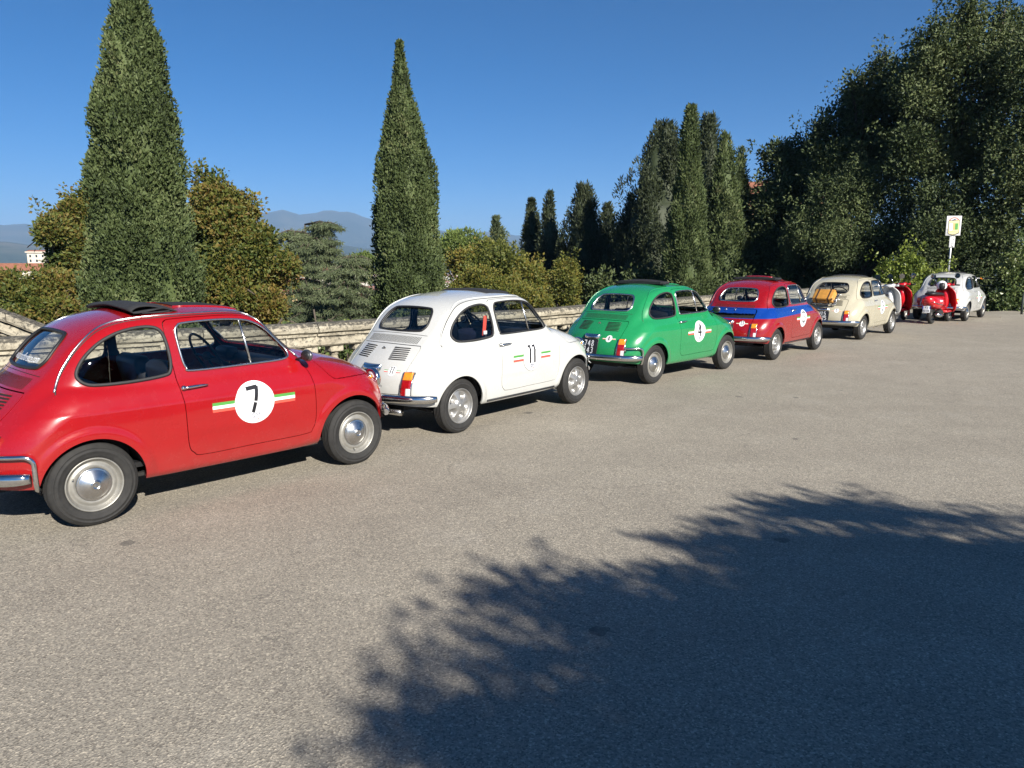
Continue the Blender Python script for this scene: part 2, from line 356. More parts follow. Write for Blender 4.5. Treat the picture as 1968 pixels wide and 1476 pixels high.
if DO('hills'):
    ridge('mountain_ridge', 9000, [(-1500, 445), (-500, 432), (-100, 434), (0, 437), (70, 440), (200, 434), (340, 428), (450, 424), (515, 413), (558, 405), (590, 414), (640, 410.5), (690, 419), (740, 436), (800, 443), (850, 443), (900, 447), (950, 452), (1010, 459), (1150, 468), (1400, 470), (1900, 462), (2600, 455), (4000, 470)], 2800, M_FARHILL, 3)
    ridge('foothills', 4600, [(-1500, 475), (-400, 468), (0, 469), (90, 474), (300, 470), (520, 462), (640, 470), (716, 479), (860, 470), (960, 468), (1100, 476), (1500, 480), (2600, 470), (4000, 480)], 1300, M_NEARHILL, 5)
# ------------------------------------------------------------------ far town
M_PLASTER = mat('pale_plaster', (.62, .56, .46), .9, var=.15, vscale=.2); M_PINK = mat('ochre_plaster', (.60, .40, .22), .9, var=.15, vscale=.3); M_TILE = mat('terracotta_tiles', (.30, .12, .065), .9, var=.3, vscale=1.5); M_PANE = mat('dark_window', (.02, .025, .03), .3)
if DO('hills'):
    b = MB(); br = MB()
    for k in range(1500):
        az = rng.uniform(-.75, .35); d = rng.uniform(900, 3600); x, y = d*math.sin(az), d*math.cos(az); w, l, h = rng.uniform(9, 26), rng.uniform(9, 20), rng.uniform(7, 16); g = -58; a = rng.uniform(0, 3)
        b.box((x, y, g+h/2), (w, l, h), rotz(a))
        br.prism([(-l/2-.5, 0), (l/2+.5, 0), (0, h*.22)], 'x', -w/2-.5, w/2+.5); m_ = len(br.v)
        for q in range(m_-6, m_): v = rotz(a)@np.array(br.v[q]); br.v[q] = (v[0]+x, v[1]+y, v[2]+g+h+.05)
    t = thing('distant_town', (0, 0, 0), 'town of pale houses with tiled roofs spread over the valley floor', 'town'); t['kind'] = 'stuff'
    tag(b.build('house_walls', M_PLASTER, t, auto=False), kind='stuff'); tag(br.build('house_roofs', M_TILE, t), kind='stuff')
def house(px, py, Y, w, l, h, rz, label, wall=None, tower=False, floors=3, name='house'):
    p = at_y(px, py, Y); o = thing(name, (p[0], p[1], p[2]-h), label, 'tower' if tower else 'building', rz)
    MB().box((0, 0, h/2-6), (w, l, h+12)).build('wall', wall or M_PLASTER, o)
    if tower: MB().bbox((0, 0, h+.4), (w*1.16, l*1.16, .9), .1).build('cornice', M_PLASTER, o)
    r = MB(); r.prism([(-l/2-.5, 0), (l/2+.5, 0), (0, l*(.10 if tower else .17))], 'x', -w/2-.5, w/2+.5); ro = r.build('roof', M_TILE, o); ro.location = (0, 0, h+.02+(.85 if tower else 0))
    wb = MB().box((0, 0, 0), (1.1, .12, 1.7)).mesh('window'); wb.materials.append(M_PANE)
    for fl in range(floors):
        for k in range(max(2, int(w/3.2))):
            wo = link('window', wb, o); wo.location = (-w/2+w*(k+.5)/max(2, int(w/3.2)), -l/2-.03, h-2.2-fl*3.2)
    return o
if DO('hills'):
    house(75, 486, 520, 11.5, 11, 26, .25, 'square pale tower standing above the autumn trees at the far left', tower=True, floors=2, name='tower')
    house(6, 520, 210, 22, 12, 12, .5, 'red roofed house at the left edge of the view', floors=2)
    house(612, 519, 330, 17, 11, 9, -.3, 'pale house seen through the cedar branches', floors=2)
    house(536, 545, 240, 15, 10, 8, .2, 'ochre house low between the autumn tree and the cedar', M_PINK, floors=2)
    house(590, 560, 230, 13, 9, 8, .1, 'pink house half hidden behind the lower cedar branches', M_PINK, floors=2)
    house(1452, 382, 70, 12, 9, 9, -.5, 'ochre house with tiled roof peeping out behind the tall cypresses', M_PINK, floors=2)
# ------------------------------------------------------------------ stone balustrade
def stone_mat():
    m, nt, b, _ = new_mat('weathered_limestone'); n = noise(nt, 3.5, 9, .7); n2 = noise(nt, 22, 8, .75); n3 = noise(nt, 1.1, 5, .6)
    c = ramp(nt, n.outputs['Fac'], [(.25, (.25, .225, .175)), (.5, (.41, .375, .295)), (.75, (.53, .495, .40))]).outputs[0]
    c = mixc(nt, .5, c, ramp(nt, n3.outputs['Fac'], [(.35, (.8, .78, .74)), (.65, (1.12, 1.08, 1.0))]).outputs[0], 'MULTIPLY')
    # black lichen: speckles everywhere, thicker on faces turned to the sky
    ge = N(nt, 'ShaderNodeNewGeometry'); sx = N(nt, 'ShaderNodeSeparateXYZ'); nt.links.new(ge.outputs['Normal'], sx.inputs[0])
    mr = N(nt, 'ShaderNodeMapRange'); nt.links.new(sx.outputs[2], mr.inputs[0]); mr.inputs[1].default_value = -.1; mr.inputs[2].default_value = .9; mr.inputs[3].default_value = -.05; mr.inputs[4].default_value = .10
    ad = N(nt, 'ShaderNodeMath', operation='ADD'); nt.links.new(n2.outputs['Fac'], ad.inputs[0]); nt.links.new(mr.outputs[0], ad.inputs[1])
    f = ramp(nt, ad.outputs[0], [(.47, (0, 0, 0)), (.60, (.9, .9, .9))]); nt.links.new(mixc(nt, f.outputs[0], c, (.055, .052, .045)), b.inputs['Base Color'])
    b.inputs['Roughness'].default_value = .95; b.inputs['Specular IOR Level'].default_value = .2; bump(nt, b, n2.outputs['Fac'], .7, .02); return m
M_STONE = stone_mat()
SEG = np.linalg.norm(np.diff(WALL, axis=0), axis=1); ARC = np.concatenate([[0], np.cumsum(SEG)]); WLEN = ARC[-1]
def wall_at(s):
    i = np.clip(np.searchsorted(ARC, s)-1, 0, len(SEG)-1); t = (s-ARC[i])/SEG[i]; p = WALL[i]*(1-t)+WALL[i+1]*t; d = (WALL[i+1]-WALL[i])/SEG[i]; return p, d, np.array([d[1], -d[0]])   # point, along, towards the plaza
def rough(b, amp, seed):
    r2 = np.random.default_rng(seed); b.v = [tuple(np.array(v)+r2.normal(0, amp, 3)) for v in b.v]; return b
def block(name, s0, s1, n0, n1, z0, z1, parent, bev=.02, amp=.002, nose=False):
    """a stone block between two stations of the wall line; n = metres from the coping's back edge towards the plaza"""
    m = max(2, int((s1-s0)/.16)+1); S = np.linspace(s0+.004, s1-.004, m); G = []
    sec = [(n0+bev, z0), (n1-bev, z0), (n1, z0+bev), (n1, (z0+z1)/2), (n1, z1-bev), (n1-bev, z1), ((n0+n1)/2, z1+.004), (n0+bev, z1), (n0, z1-bev), (n0, z0+bev)]
    if nose: sec = [(n0+bev, z0), (n1-.05, z0), (n1-.045, z0+.03), (n1-.01, z0+.05), (n1, z0+.085), (n1-.006, z1-.03), (n1-.04, z1), ((n0+n1)/2, z1+.006), (n0+bev, z1), (n0, z1-bev), (n0, z0+bev)]
    for i, s in enumerate(S):
        p, d, nn = wall_at(s); e = .994 if i in (0, m-1) else 1.
        zc = (z0+z1)/2; G.append([(p[0]+nn[0]*u, p[1]+nn[1]*u, zc+(v-zc)*e) for u, v in sec])
    G = np.array(G)+np.random.default_rng(int(s0*977+z0*311)%99991).normal(0, amp, (m, len(sec), 3)); G = np.concatenate([G, G[:, :1]], 1); b = MB(); b.grid(G, False)
    k = len(sec)+1; b.f.append(tuple(range(k-1))[::-1]); b.sm.append(False); b.f.append(tuple((m-1)*k+j for j in range(k-1))); b.sm.append(False)
    o = b.build(name, M_STONE, parent); return o
BAL_PROF = [(.052, 0), (.066, .0), (.068, .03), (.05, .045), (.046, .06), (.062, .10), (.080, .145), (.084, .175), (.074, .225), (.055, .275), (.044, .315), (.042, .335), (.056, .345), (.058, .365), (.05, .375), (.001, .375)]
def make_balustrade():
    root = thing('stone_balustrade', (0, 0, 0), 'long weathered stone balustrade with coping running behind the parked cars', 'balustrade')
    bal = MB().lathe(BAL_PROF, 14).mesh('baluster'); bal.materials.append(M_STONE); ab = MB().bbox((0, 0, 0), (.165, .165, .075), .012).mesh('cap_block'); ab.materials.append(M_STONE)
    s0 = 4.0; s = s0
    # coping stones and rail stones of uneven length
    while s < WLEN-.3:
        L = rng.uniform(.85, 1.5); block('coping_stone', s, min(s+L, WLEN), 0, .36, .70, WALL_TOP, root, nose=True, amp=.0022); s += L
    ped = []; s = 5.35
    ped_at = [7.6, 10.6, 13.2, 18.05, 22.4, 26.6, 30.6, 34.4]
    # one pedestal joint was read off the photograph at x 1084
    s = s0
    while s < WLEN-.3:
        L = rng.uniform(.7, 1.3); block('rail_stone', s, min(s+L, WLEN), .06, .30, .578, .697, root, amp=.002); s += L
    s = s0
    while s < WLEN-.3:
        L = rng.uniform(.8, 1.2); block('plinth_stone', s, min(s+L, WLEN), .03, .33, -.05, .122, root); s += L
    # wide pedestals
    def arc_of(px):
        best = min(np.arange(2, WLEN, .02), key=lambda q: abs((lambda p: 984+1416*p[0]/(p[1]*.986+.118)-px)(wall_at(q)[0]))); return best
    peds = [(arc_of(1084), 1.25), (arc_of(300), .55), (arc_of(1345), .6), (arc_of(1530), 1.0), (arc_of(60)-1.2, .5)]
    for q, w in peds:
        for k, (za, zb) in enumerate(((.124, .34), (.344, .575))): block('pedestal_stone', q, q+w, .025, .335, za, zb, root)
        block('pedestal_cap', q-.02, q+w+.02, .012, .348, .574, .700, root)
    s = s0
    while s < WLEN-.2:
        if not any(q-.08 < s < q+w+.08 for q, w in peds):
            p, d, nn = wall_at(s); c = p+nn*.18; a = math.atan2(d[1], d[0])
            o = link('baluster', bal, root); o.location = (c[0], c[1], .124); o.rotation_euler = (rng.normal(0, .01), rng.normal(0, .01), a+rng.uniform(0, 6)); sc = rng.uniform(.96, 1.04); o.scale = (sc, sc, 1)
            o = link('cap_block', ab, root); o.location = (c[0], c[1], .5385); o.rotation_euler = (0, 0, a+rng.normal(0, .02))
        s += .31
    return root
if DO('wall'): make_balustrade()
def stair_rail():
    """sloping parapet of a stair beyond the wall, far left"""
    A = at_y(-95, 560, 9.0); B = at_y(112, 637, 9.4); root = thing('stair_parapet', (0, 0, 0), 'sloping stone parapet of a stairway beyond the wall at far left', 'parapet')
    d = B-A; L = np.linalg.norm(d[:2]); ux = d[:2]/L; sl = d[2]/L; side = np.array([ux[1], -ux[0]])
    def beam(name, a, c, n0, n1, z0, z1, seed):
        b = MB(); m = 10; G = []
        for t in np.linspace(a, c, m):
            p = A[:2]+ux*t; z = A[2]+sl*t; G.append([(p[0]+side[0]*u, p[1]+side[1]*u, z+v) for u, v in ((n0, z0), (n1, z0), (n1+.015, z0+.03), (n1+.015, z1-.02), (n1, z1), ((n0+n1)/2, z1+.004), (n0, z1), (n0-.015, z1-.03), (n0-.015, z0+.03), (n0, z0))])
        G = np.array(G)+np.random.default_rng(seed).normal(0, .004, (m, 10, 3)); G[:, -1] = G[:, 0]; b.grid(G, False); b.f += [tuple(range(9))[::-1], tuple((m-1)*10+j for j in range(9))]; b.sm += [False]*2; b.build(name, M_STONE, root)
    t = -1.2; k = 0
    while t < L+1.2: beam('coping_stone', t, t+.88, -.17, .17, -.11, 0, k); beam('rail_stone', t+.3, t+1.17, -.11, .11, -.26, -.135, k+50); t += .89; k += 1
    bal = MB().lathe([(r*1.25, h-.375-.27) for r, h in BAL_PROF], 14).mesh('baluster'); bal.materials.append(M_STONE)
    for t in np.arange(.1, L+1, .42): p = A[:2]+ux*t; o = link('baluster', bal, root); o.location = (p[0], p[1], A[2]+sl*t)
    beam('stair_string', -1.2, L+1.2, -.16, .16, -1.1, -.66, 99)
if DO('wall'): stair_rail()

# ------------------------------------------------------------------ the air: far hills fade to blue
if DO('haze'):
    m, nt, b, out = new_mat('thin_haze'); nt.nodes.remove(b); v = N(nt, 'ShaderNodeVolumePrincipled'); v.inputs['Color'].default_value = (.40, .64, 1, 1); v.inputs['Density'].default_value = 1.25e-4; v.inputs['Anisotropy'].default_value = 0
    nt.links.new(v.outputs[0], out.inputs['Volume']); b = MB(); b.box((0, 5200, 285), (24000, 13800, 690)); tag(b.build('haze', m), kind='stuff')
# ------------------------------------------------------------------ foliage
def leaf_mat(name, cols, trans=.25, rough=.5, patch=.5, rnd=.55):
    """leaf colour differs from leaf to leaf and drifts over the crown"""
    m, nt, b, out = new_mat(name); g = N(nt, 'ShaderNodeNewGeometry'); n = noise(nt, patch, 4, .6, 'Object')
    ad = N(nt, 'ShaderNodeMath', operation='MULTIPLY_ADD'); nt.links.new(n.outputs['Fac'], ad.inputs[0]); ad.inputs[1].default_value = 1.5; ad.inputs[2].default_value = -.5
    a2 = N(nt, 'ShaderNodeMath', operation='MULTIPLY_ADD'); nt.links.new(g.outputs['Random Per Island'], a2.inputs[0]); a2.inputs[1].default_value = rnd; nt.links.new(ad.outputs[0], a2.inputs[2])
    k = len(cols); r = ramp(nt, a2.outputs[0], [(.12+.85*i/(k-1), c) for i, c in enumerate(cols)])
    nt.links.new(r.outputs[0], b.inputs['Base Color']); b.inputs['Roughness'].default_value = rough; b.inputs['Specular IOR Level'].default_value = .35
    t = N(nt, 'ShaderNodeBsdfTranslucent'); nt.links.new(r.outputs[0], t.inputs[0]); mx = N(nt, 'ShaderNodeMixShader'); mx.inputs[0].default_value = trans
    nt.links.new(b.outputs[0], mx.inputs[1]); nt.links.new(t.outputs[0], mx.inputs[2]); nt.links.new(mx.outputs[0], out.inputs[0]); return m
M_CYP = leaf_mat('cypress_foliage', [(0.033, 0.047, 0.017), (0.061, 0.087, 0.028), (0.093, 0.126, 0.042), (0.133, 0.161, 0.063), (0.200, 0.182, 0.089)], .15, .65, .9, .42)
M_CYPD = leaf_mat('dark_cypress_foliage', [(0.018, 0.025, 0.012), (0.032, 0.044, 0.019), (0.050, 0.065, 0.029), (0.072, 0.085, 0.041)], .12, .6, .5)
M_AUT = leaf_mat('autumn_leaves', [(0.042, 0.066, 0.016), (0.084, 0.113, 0.025), (0.132, 0.148, 0.030), (0.174, 0.153, 0.035), (0.179, 0.119, 0.035), (0.264, 0.193, 0.035)], .28, .55, .45)
M_AUTY = leaf_mat('yellowing_leaves', [(0.053, 0.072, 0.017), (0.105, 0.128, 0.025), (0.168, 0.175, 0.035), (0.232, 0.192, 0.040), (0.211, 0.133, 0.035)], .28, .55, .35)
M_CEDAR = leaf_mat('cedar_needles', [(0.063, 0.084, 0.042), (0.100, 0.127, 0.060), (0.137, 0.167, 0.080), (0.179, 0.206, 0.110)], .18, .55, .4)
M_PINE = leaf_mat('pine_needles', [(0.081, 0.115, 0.027), (0.128, 0.176, 0.038), (0.189, 0.243, 0.054)], .2, .55, .4)
M_OAK = leaf_mat('holm_oak_leaves', [(0.024, 0.040, 0.014), (0.048, 0.070, 0.023), (0.081, 0.108, 0.037), (0.131, 0.155, 0.059), (0.177, 0.201, 0.088)], .14, .6, .35, .42)
M_OLIVE = leaf_mat('grey_green_leaves', [(0.044, 0.065, 0.024), (0.083, 0.113, 0.041), (0.133, 0.165, 0.062), (0.194, 0.223, 0.095)], .18, .6, .5, .42)
M_BUSH = leaf_mat('lime_green_leaves', [(0.095, 0.135, 0.027), (0.176, 0.230, 0.041), (0.270, 0.324, 0.061), (0.378, 0.405, 0.095)], .3, .45, .9)
M_IVY = leaf_mat('ivy_leaves', [(0.045, 0.069, 0.024), (0.091, 0.132, 0.045), (0.162, 0.203, 0.071), (0.304, 0.324, 0.121)], .2, .35, .9)
M_BARK = mat('bark', (.085, .068, .05), .95, var=.4, vscale=4, bmp=.8)
M_DRY = mat('dry_leaves', (.30, .20, .08), .8, var=.5, vscale=9)
def leaves(P, D, L, W, r2, fold=.25):
    """kite-shaped leaves: base at P, pointing along D (unit, n x 3), length L, width W"""
    n = len(P); rnd = r2.normal(size=(n, 3)); S = np.cross(D, rnd); S /= np.linalg.norm(S, axis=1, keepdims=True)+1e-9; U = np.cross(S, D)
    L = np.broadcast_to(L, (n,))[:, None]; W = np.broadcast_to(W, (n,))[:, None]
    mid = P+D*L*.45+U*W*fold
    V = np.stack([P, mid+S*W*.5, P+D*L, mid-S*W*.5], 1).reshape(-1, 3); return V, np.arange(4*n).reshape(n, 4)
def unit(v): return v/(np.linalg.norm(v, axis=-1, keepdims=True)+1e-9)
def foliage(name, clumps, radii, per, L, W, m, parent, seed, up=.3, out=.8, dirs=None, flat=1., vs=1., kind=None, sm=False):
    """tufts of leaves: clumps (n,3), each a ragged little ball of `per` leaves"""
    r2 = np.random.default_rng(seed); n = len(clumps); k = np.repeat(np.arange(n), per); N_ = len(k)
    q = unit(r2.normal(size=(N_, 3))); q[:, 2] *= vs; rad = radii[k]*r2.uniform(.25, 1.0, N_)**.6
    P = clumps[k]+q*rad[:, None]; D = q*out+r2.normal(0, .45, (N_, 3)); D[:, 2] += up
    if dirs is not None: D += dirs[k]*out
    D[:, 2] *= flat; D = unit(D); s = r2.uniform(.65, 1.3, N_)
    V, F = leaves(P, D, L*s, W*s, r2); me = mesh_np(name, V, F, None, sm); me.materials.append(m); return link(name, me, parent)
def trunk(path, rad, parent, name='trunk', n=8, limbs=()):
    b = MB(); b.tube(path, rad, n)
    for lp, lr in limbs: b.tube(lp, lr, 6)
    return b.build(name, M_BARK, parent, auto=False)
def cypress(label, px, py_base, py_top, Y, prof, seed, m=None, n=3000, per=13, tuft=.10, lean=0., group='cypress trees beyond the wall', rag=.10, zbase=None, L=.105, W=.036, apexpx=None, vs=1.8, wsc=.88):
    """prof: photo half widths (px) along the height, bottom to top"""
    base = at_y(px, py_base, Y); top = at_y(apexpx if apexpx is not None else px, py_top, Y); sc = Y/1416*wsc; r2 = np.random.default_rng(seed)
    z0 = base[2] if zbase is None else zbase; H = top[2]-z0; t = thing('cypress_tree', (base[0], base[1], z0), label, 'tree', group=group)
    hs = np.linspace(0, 1, len(prof)); tab = spline_open(np.stack([hs, np.array(prof)*sc], 1), 8); Rf = lambda h: np.maximum(.03, np.interp(h, tab[:, 0], tab[:, 1]))
    ax = lambda h: np.stack([(top[0]-base[0])*h, 0*h, H*h], -1)
    # upright sprays spread over the skin of the crown, each a short climbing row of tufts
    m_ = 5; ns = n//m_; hh = r2.uniform(0, 1, ns*4); keep = r2.uniform(0, 1, ns*4) < (Rf(hh)+.10)/(max(prof)*sc+.10); hh = hh[keep][:ns]; ns = len(hh); a = r2.uniform(0, 2*math.pi, ns)
    f = np.zeros(ns)
    for k in range(7): f += np.sin(a*r2.integers(2, 8)+hh*r2.uniform(6, 40)+r2.uniform(0, 6))*rag/(1+.25*k)
    deep = r2.uniform(0, 1, ns)**2.4; r0 = Rf(hh)*(.93+f*.75)-deep*.42*np.minimum(Rf(hh), .9); C = []; rd = []
    for j in range(m_):
        u = j/(m_-1); hj = np.clip(hh+(u-.3)*(tuft*4.2)/H, 0, 1.0); lim = np.minimum(1, (Rf(hj)+.02)/(Rf(hh)+.02)); rr = np.maximum(.005, r0*lim+u*tuft*.55-.25*tuft); aj = a+r2.normal(0, .05, ns)
        C.append(ax(hj)+np.stack([rr*np.cos(aj), rr*np.sin(aj), 0*aj], 1)); rd.append(np.minimum(tuft*(1.15-.55*u), .015+Rf(hj)*.55)*r2.uniform(.75, 1.3, ns))
    C = np.vstack(C); rd = np.concatenate(rd); aa = np.tile(a, m_); dirs = np.stack([np.cos(aa), np.sin(aa), 0*aa], 1)*.6
    foliage('crown', C, rd, per, L, W, m or M_CYP, t, seed+1, up=1.05, out=.5, dirs=dirs, vs=vs)
    # the dense inside of the crown, same foliage, close grown
    b = MB(); G = []
    for h in np.linspace(0, .985, 26):
        g = Rf(np.array([h]))[0]*.74; G.append([ax(np.array([h]))[0]+np.array([g*(1+.12*math.sin(5*q+31*h))*math.cos(q), g*(1+.12*math.sin(5*q+31*h))*math.sin(q), 0]) for q in np.linspace(0, 2*math.pi, 25)])
    b.grid(np.array(G)); b.build('inner_foliage', m or M_CYP, t, auto=False)
    trunk([(0, 0, -1.2), (0, 0, .3), ax(np.array([.3]))[0]], [.2, .17, .1], t); return t
def broadleaf(name, label, base, blobs, seed, m, n, per, L, W, clump=.3, group=None, cat='tree', trunk_r=.16, shell=.45, spikes=0, up=.15, limbs=True, kind=None, core=0, sub=12):
    """blobs: list of (x,y,z,rx,ry,rz) in world coordinates; base: foot of the trunk"""
    r2 = np.random.default_rng(seed); t = thing(name, base, label, cat, group=group); B = np.array(blobs, float)
    if sub: B = np.vstack([np.hstack([w[:3]+unit(r2.normal(size=3))*w[3:]*r2.uniform(.45, .86), w[3:]*r2.uniform(.32, .56)]) for w in B for _ in range(sub)])
    vol = (B[:, 3]*B[:, 4]*B[:, 5])**(2/3); k = r2.choice(len(B), n, p=vol/vol.sum())
    q = unit(r2.normal(size=(n, 3))); f = np.zeros(n)
    for _ in range(5): f += .5*np.sin(q@r2.normal(0, 3.2, 3)+k*1.7+r2.uniform(0, 6))
    rad = (1-shell*r2.uniform(0, 1, n)**1.6)*(1+.12*f); C = B[k, :3]+q*B[k, 3:]*rad[:, None]
    # drop clumps buried inside other blobs
    buried = np.zeros(n, bool)
    for i in range(len(B)):
        d = (((C-B[i, :3])/B[i, 3:])**2).sum(1); buried |= (d < .25) & (k != i)
    C = C[~buried]; q = q[~buried]
    if spikes:
        i = r2.choice(len(C), spikes); ext = [C[i]+q[i]*np.array([1, 1, 1])*s+np.array([0, 0, s*.35])+r2.normal(0, .05, (spikes, 3)) for s in np.array([.18, .36, .54, .7])*(1.25 if group and 'right' in group else 1)]; C = np.vstack([C]+[e[r2.uniform(size=spikes) < p] for e, p in zip(ext, (1, .9, .6, .35))])
        q = np.vstack([q, unit(r2.normal(size=(len(C)-len(q), 3)))])
    rads = clump*r2.uniform(.5, 1.25, len(C)); Lc = C-np.array(base)
    foliage('crown', Lc, rads, per, L, W, m, t, seed+1, up=up, out=.7, dirs=q*.4)
    if core:
        b = MB()
        for w in B: b.ball(w[:3]-np.array(base), w[3:]*core, 14, 10)
        b.v = [tuple(np.array(v)+r2.normal(0, .10, 3)) for v in b.v]; b.build('inner_foliage', m, t, auto=False)
    c = B[:, :3].mean(0)-np.array(base); top = np.array([c[0]*.6, c[1]*.6, c[2]*.75]); lm = []
    if limbs:
        for i in r2.choice(len(B), min(len(B), 16), False):
            e = B[i, :3]-np.array(base); s = top*r2.uniform(.45, .95); mid = (s+e)/2+r2.normal(0, .15, 3); lm.append(([s, mid, e, e+r2.normal(0, .3, 3)], [trunk_r*.5, trunk_r*.35, trunk_r*.2, .015]))
    trunk([(0, 0, -.6), top*.35+r2.normal(0, .05, 3), top*.7, top], [trunk_r*1.25, trunk_r, trunk_r*.8, trunk_r*.55], t, limbs=lm); return t
def blob_px(px, py, Y, rx, ry, depth=None):
    """ellipsoid blob given in photo pixels at distance Y"""
    p = at_y(px, py, Y); s = Y/1416; return (p[0], p[1], p[2], rx*s, (depth if depth else rx*s), ry*s)
if DO('trees'):
    # the two big cypresses beside the wall
    cypress('tallest broad cypress behind the red number 7 car, its top cut off by the frame', 283, 640, -45, 16.5, [106, 112, 112, 110, 104, 98, 90, 86, 83, 77, 66, 55, 42, 26, 4], 11, n=5800, per=16, tuft=.112, apexpx=246, rag=.085, L=.082, W=.048)
    cypress('single slender cypress with a pointed top behind the white number 11 car', 788, 622, 84, 23, [74, 76, 75, 73, 71, 68, 66, 62, 57, 50, 42, 33, 23, 12, 6, 1], 13, n=4600, per=15, tuft=.122, apexpx=768, rag=.085, L=.092, W=.052)
    # autumn trees
    bl = [blob_px(125, 428, 27, 42, 42), blob_px(165, 505, 27, 52, 56), blob_px(98, 442, 26, 26, 20), blob_px(190, 400, 28, 50, 40)]
    broadleaf('autumn_tree', 'tree turning yellow brown at the left, highest of the two left of the big cypress', at_y(140, 640, 27), bl, 21, M_AUT, 1755, 23, 0.136, 0.088, 0.294, 'trees turning colour beyond the wall', spikes=12)
    bl = [blob_px(40, 560, 22, 38, 34), blob_px(100, 545, 22, 46, 32), blob_px(60, 600, 21.5, 60, 36), blob_px(140, 590, 22, 60, 45), blob_px(20, 620, 21, 40, 30)]
    broadleaf('autumn_tree', 'low spreading tree turning brown just above the sloping stair parapet', at_y(80, 690, 22), bl, 23, M_AUT, 1755, 22, 0.116, 0.075, 0.248, 'trees turning colour beyond the wall', spikes=8)
    bl = [blob_px(398, 375, 22.5, 42, 48), blob_px(440, 420, 22, 62, 50), blob_px(465, 480, 21.5, 72, 55), blob_px(500, 530, 21.5, 66, 45), blob_px(420, 560, 21, 75, 50), blob_px(365, 480, 23, 60, 70), blob_px(480, 590, 21, 60, 40)]
    broadleaf('autumn_tree', 'large russet and green tree right of the big cypress', at_y(430, 690, 22), bl, 25, M_AUT, 3105, 23, 0.116, 0.078, 0.248, 'trees turning colour beyond the wall', spikes=20)
    bl = [blob_px(915, 520, 38, 55, 42), blob_px(985, 515, 38, 50, 44), blob_px(950, 490, 39, 40, 26), blob_px(1010, 560, 37, 45, 40)]
    broadleaf('autumn_tree', 'brownish rounded tree right of the slender cypress', at_y(960, 640, 38), bl, 27, M_AUTY, 1485, 20, 0.150, 0.102, 0.331, 'trees turning colour beyond the wall', spikes=24)
    bl = [blob_px(930, 560, 29, 52, 42), blob_px(985, 575, 29, 50, 36), blob_px(895, 575, 29, 30, 34), blob_px(1025, 590, 29, 30, 30)]
    broadleaf('autumn_tree', 'yellow green low tree right above the white number 11 car roof', at_y(950, 660, 29), bl, 29, M_AUTY, 1755, 20, 0.102, 0.068, 0.239, 'trees turning colour beyond the wall', spikes=32)
    bl = [blob_px(1092, 530, 33, 26, 36), blob_px(1085, 570, 33, 30, 30)]
    broadleaf('autumn_tree', 'small yellowing tree in front of the dark cypresses by the green car', at_y(1090, 640, 33), bl, 31, M_AUTY, 513, 19, 0.109, 0.075, 0.239, 'trees turning colour beyond the wall', spikes=12)
    # cedar: flat plates of drooping needles
    def cedar(label, px, base_py, Y, plates, seed):
        base = at_y(px, base_py, Y); t = thing('cedar_tree', base, label, 'tree'); r2 = np.random.default_rng(seed); C = []; D = []; lm = []; s = Y/1416
        for (x0, x1, cy, droop) in plates:
            cx = (x0+x1)/2; p = at_y(cx, cy, Y)-base; rad = (x1-x0)/2*s; st = np.array([0, 0, p[2]-rad*.12])
            for k in range(8):
                a = k/8*2*math.pi+r2.uniform(0, .6); rl = rad*r2.uniform(.8, 1.08); tip = p+np.array([rl*math.cos(a), rl*.9*math.sin(a), -droop*s+r2.normal(0, .08)]); mid = p+(tip-p)*.45+np.array([0, 0, droop*s*.35]); lm.append(([st, mid, tip], [.06, .035, .01]))
                sd = np.array([-math.sin(a), math.cos(a), 0])
                for u in np.linspace(.12, 1, max(6, int(rl/.16))):
                    c = (1-u)**2*p+2*u*(1-u)*mid+u*u*tip; wd = (.12+.30*rl*u*(1.05-u))
                    for v in r2.uniform(-1, 1, 5): C.append(c+sd*v*wd*1.6+np.array([0, 0, -abs(v)*wd*.5-abs(r2.normal(0, .10))])); D.append([math.cos(a)*.35+sd[0]*v*.5, math.sin(a)*.35+sd[1]*v*.5, -.95])
        C = np.array(C); foliage('crown', C, np.full(len(C), .17), 10, .27, .045, M_CEDAR, t, seed, up=-.35, out=.25, dirs=np.array(D), vs=.45)
        trunk([(0, 0, -1), (0, 0, (at_y(px, plates[0][2], Y)-base)[2]-.1)], [.32, .05], t, limbs=lm)
    cedar('cedar with flat spreading layers of grey green needles in the middle distance', 598, 700, 50, [(588, 658, 427, 8), (600, 640, 436, 8), (530, 606, 443, 10), (548, 652, 455, 10), (542, 655, 468, 11), (550, 664, 482, 11), (548, 668, 498, 12), (536, 650, 516, 12), (528, 640, 536, 13), (530, 640, 556, 13), (540, 655, 576, 13), (532, 665, 598, 12), (535, 665, 618, 10)], 41)
    cedar('second lower cedar with drooping layers beside the slender cypress', 676, 700, 46, [(652, 716, 492, 9), (618, 722, 508, 11), (626, 722, 524, 12), (610, 724, 542, 12), (600, 722, 560, 12), (612, 726, 580, 12), (604, 724, 600, 11), (606, 720, 622, 9)], 43)
    # umbrella pine, fir, far light green tree
    bl = [blob_px(893, 478, 62, 50, 32), blob_px(870, 482, 62, 30, 26), blob_px(915, 484, 62, 30, 24)]
    broadleaf('umbrella_pine', 'bright green dome shaped umbrella pine behind the brownish trees', at_y(893, 570, 62), bl, 51, M_PINE, 900, 14, .30, .10, .40, spikes=0, up=.5)
    cypress('small blue green fir with a ragged pointed top right of the umbrella pine', 955, 520, 421, 55, [22, 20, 17, 13, 9, 6, 2], 53, M_CEDAR, n=420, per=12, tuft=.26, group='conifers in the distance', rag=.25, L=.30, W=.07, vs=.6)
    bl = [blob_px(697, 502, 120, 26, 12), blob_px(680, 506, 120, 14, 8)]
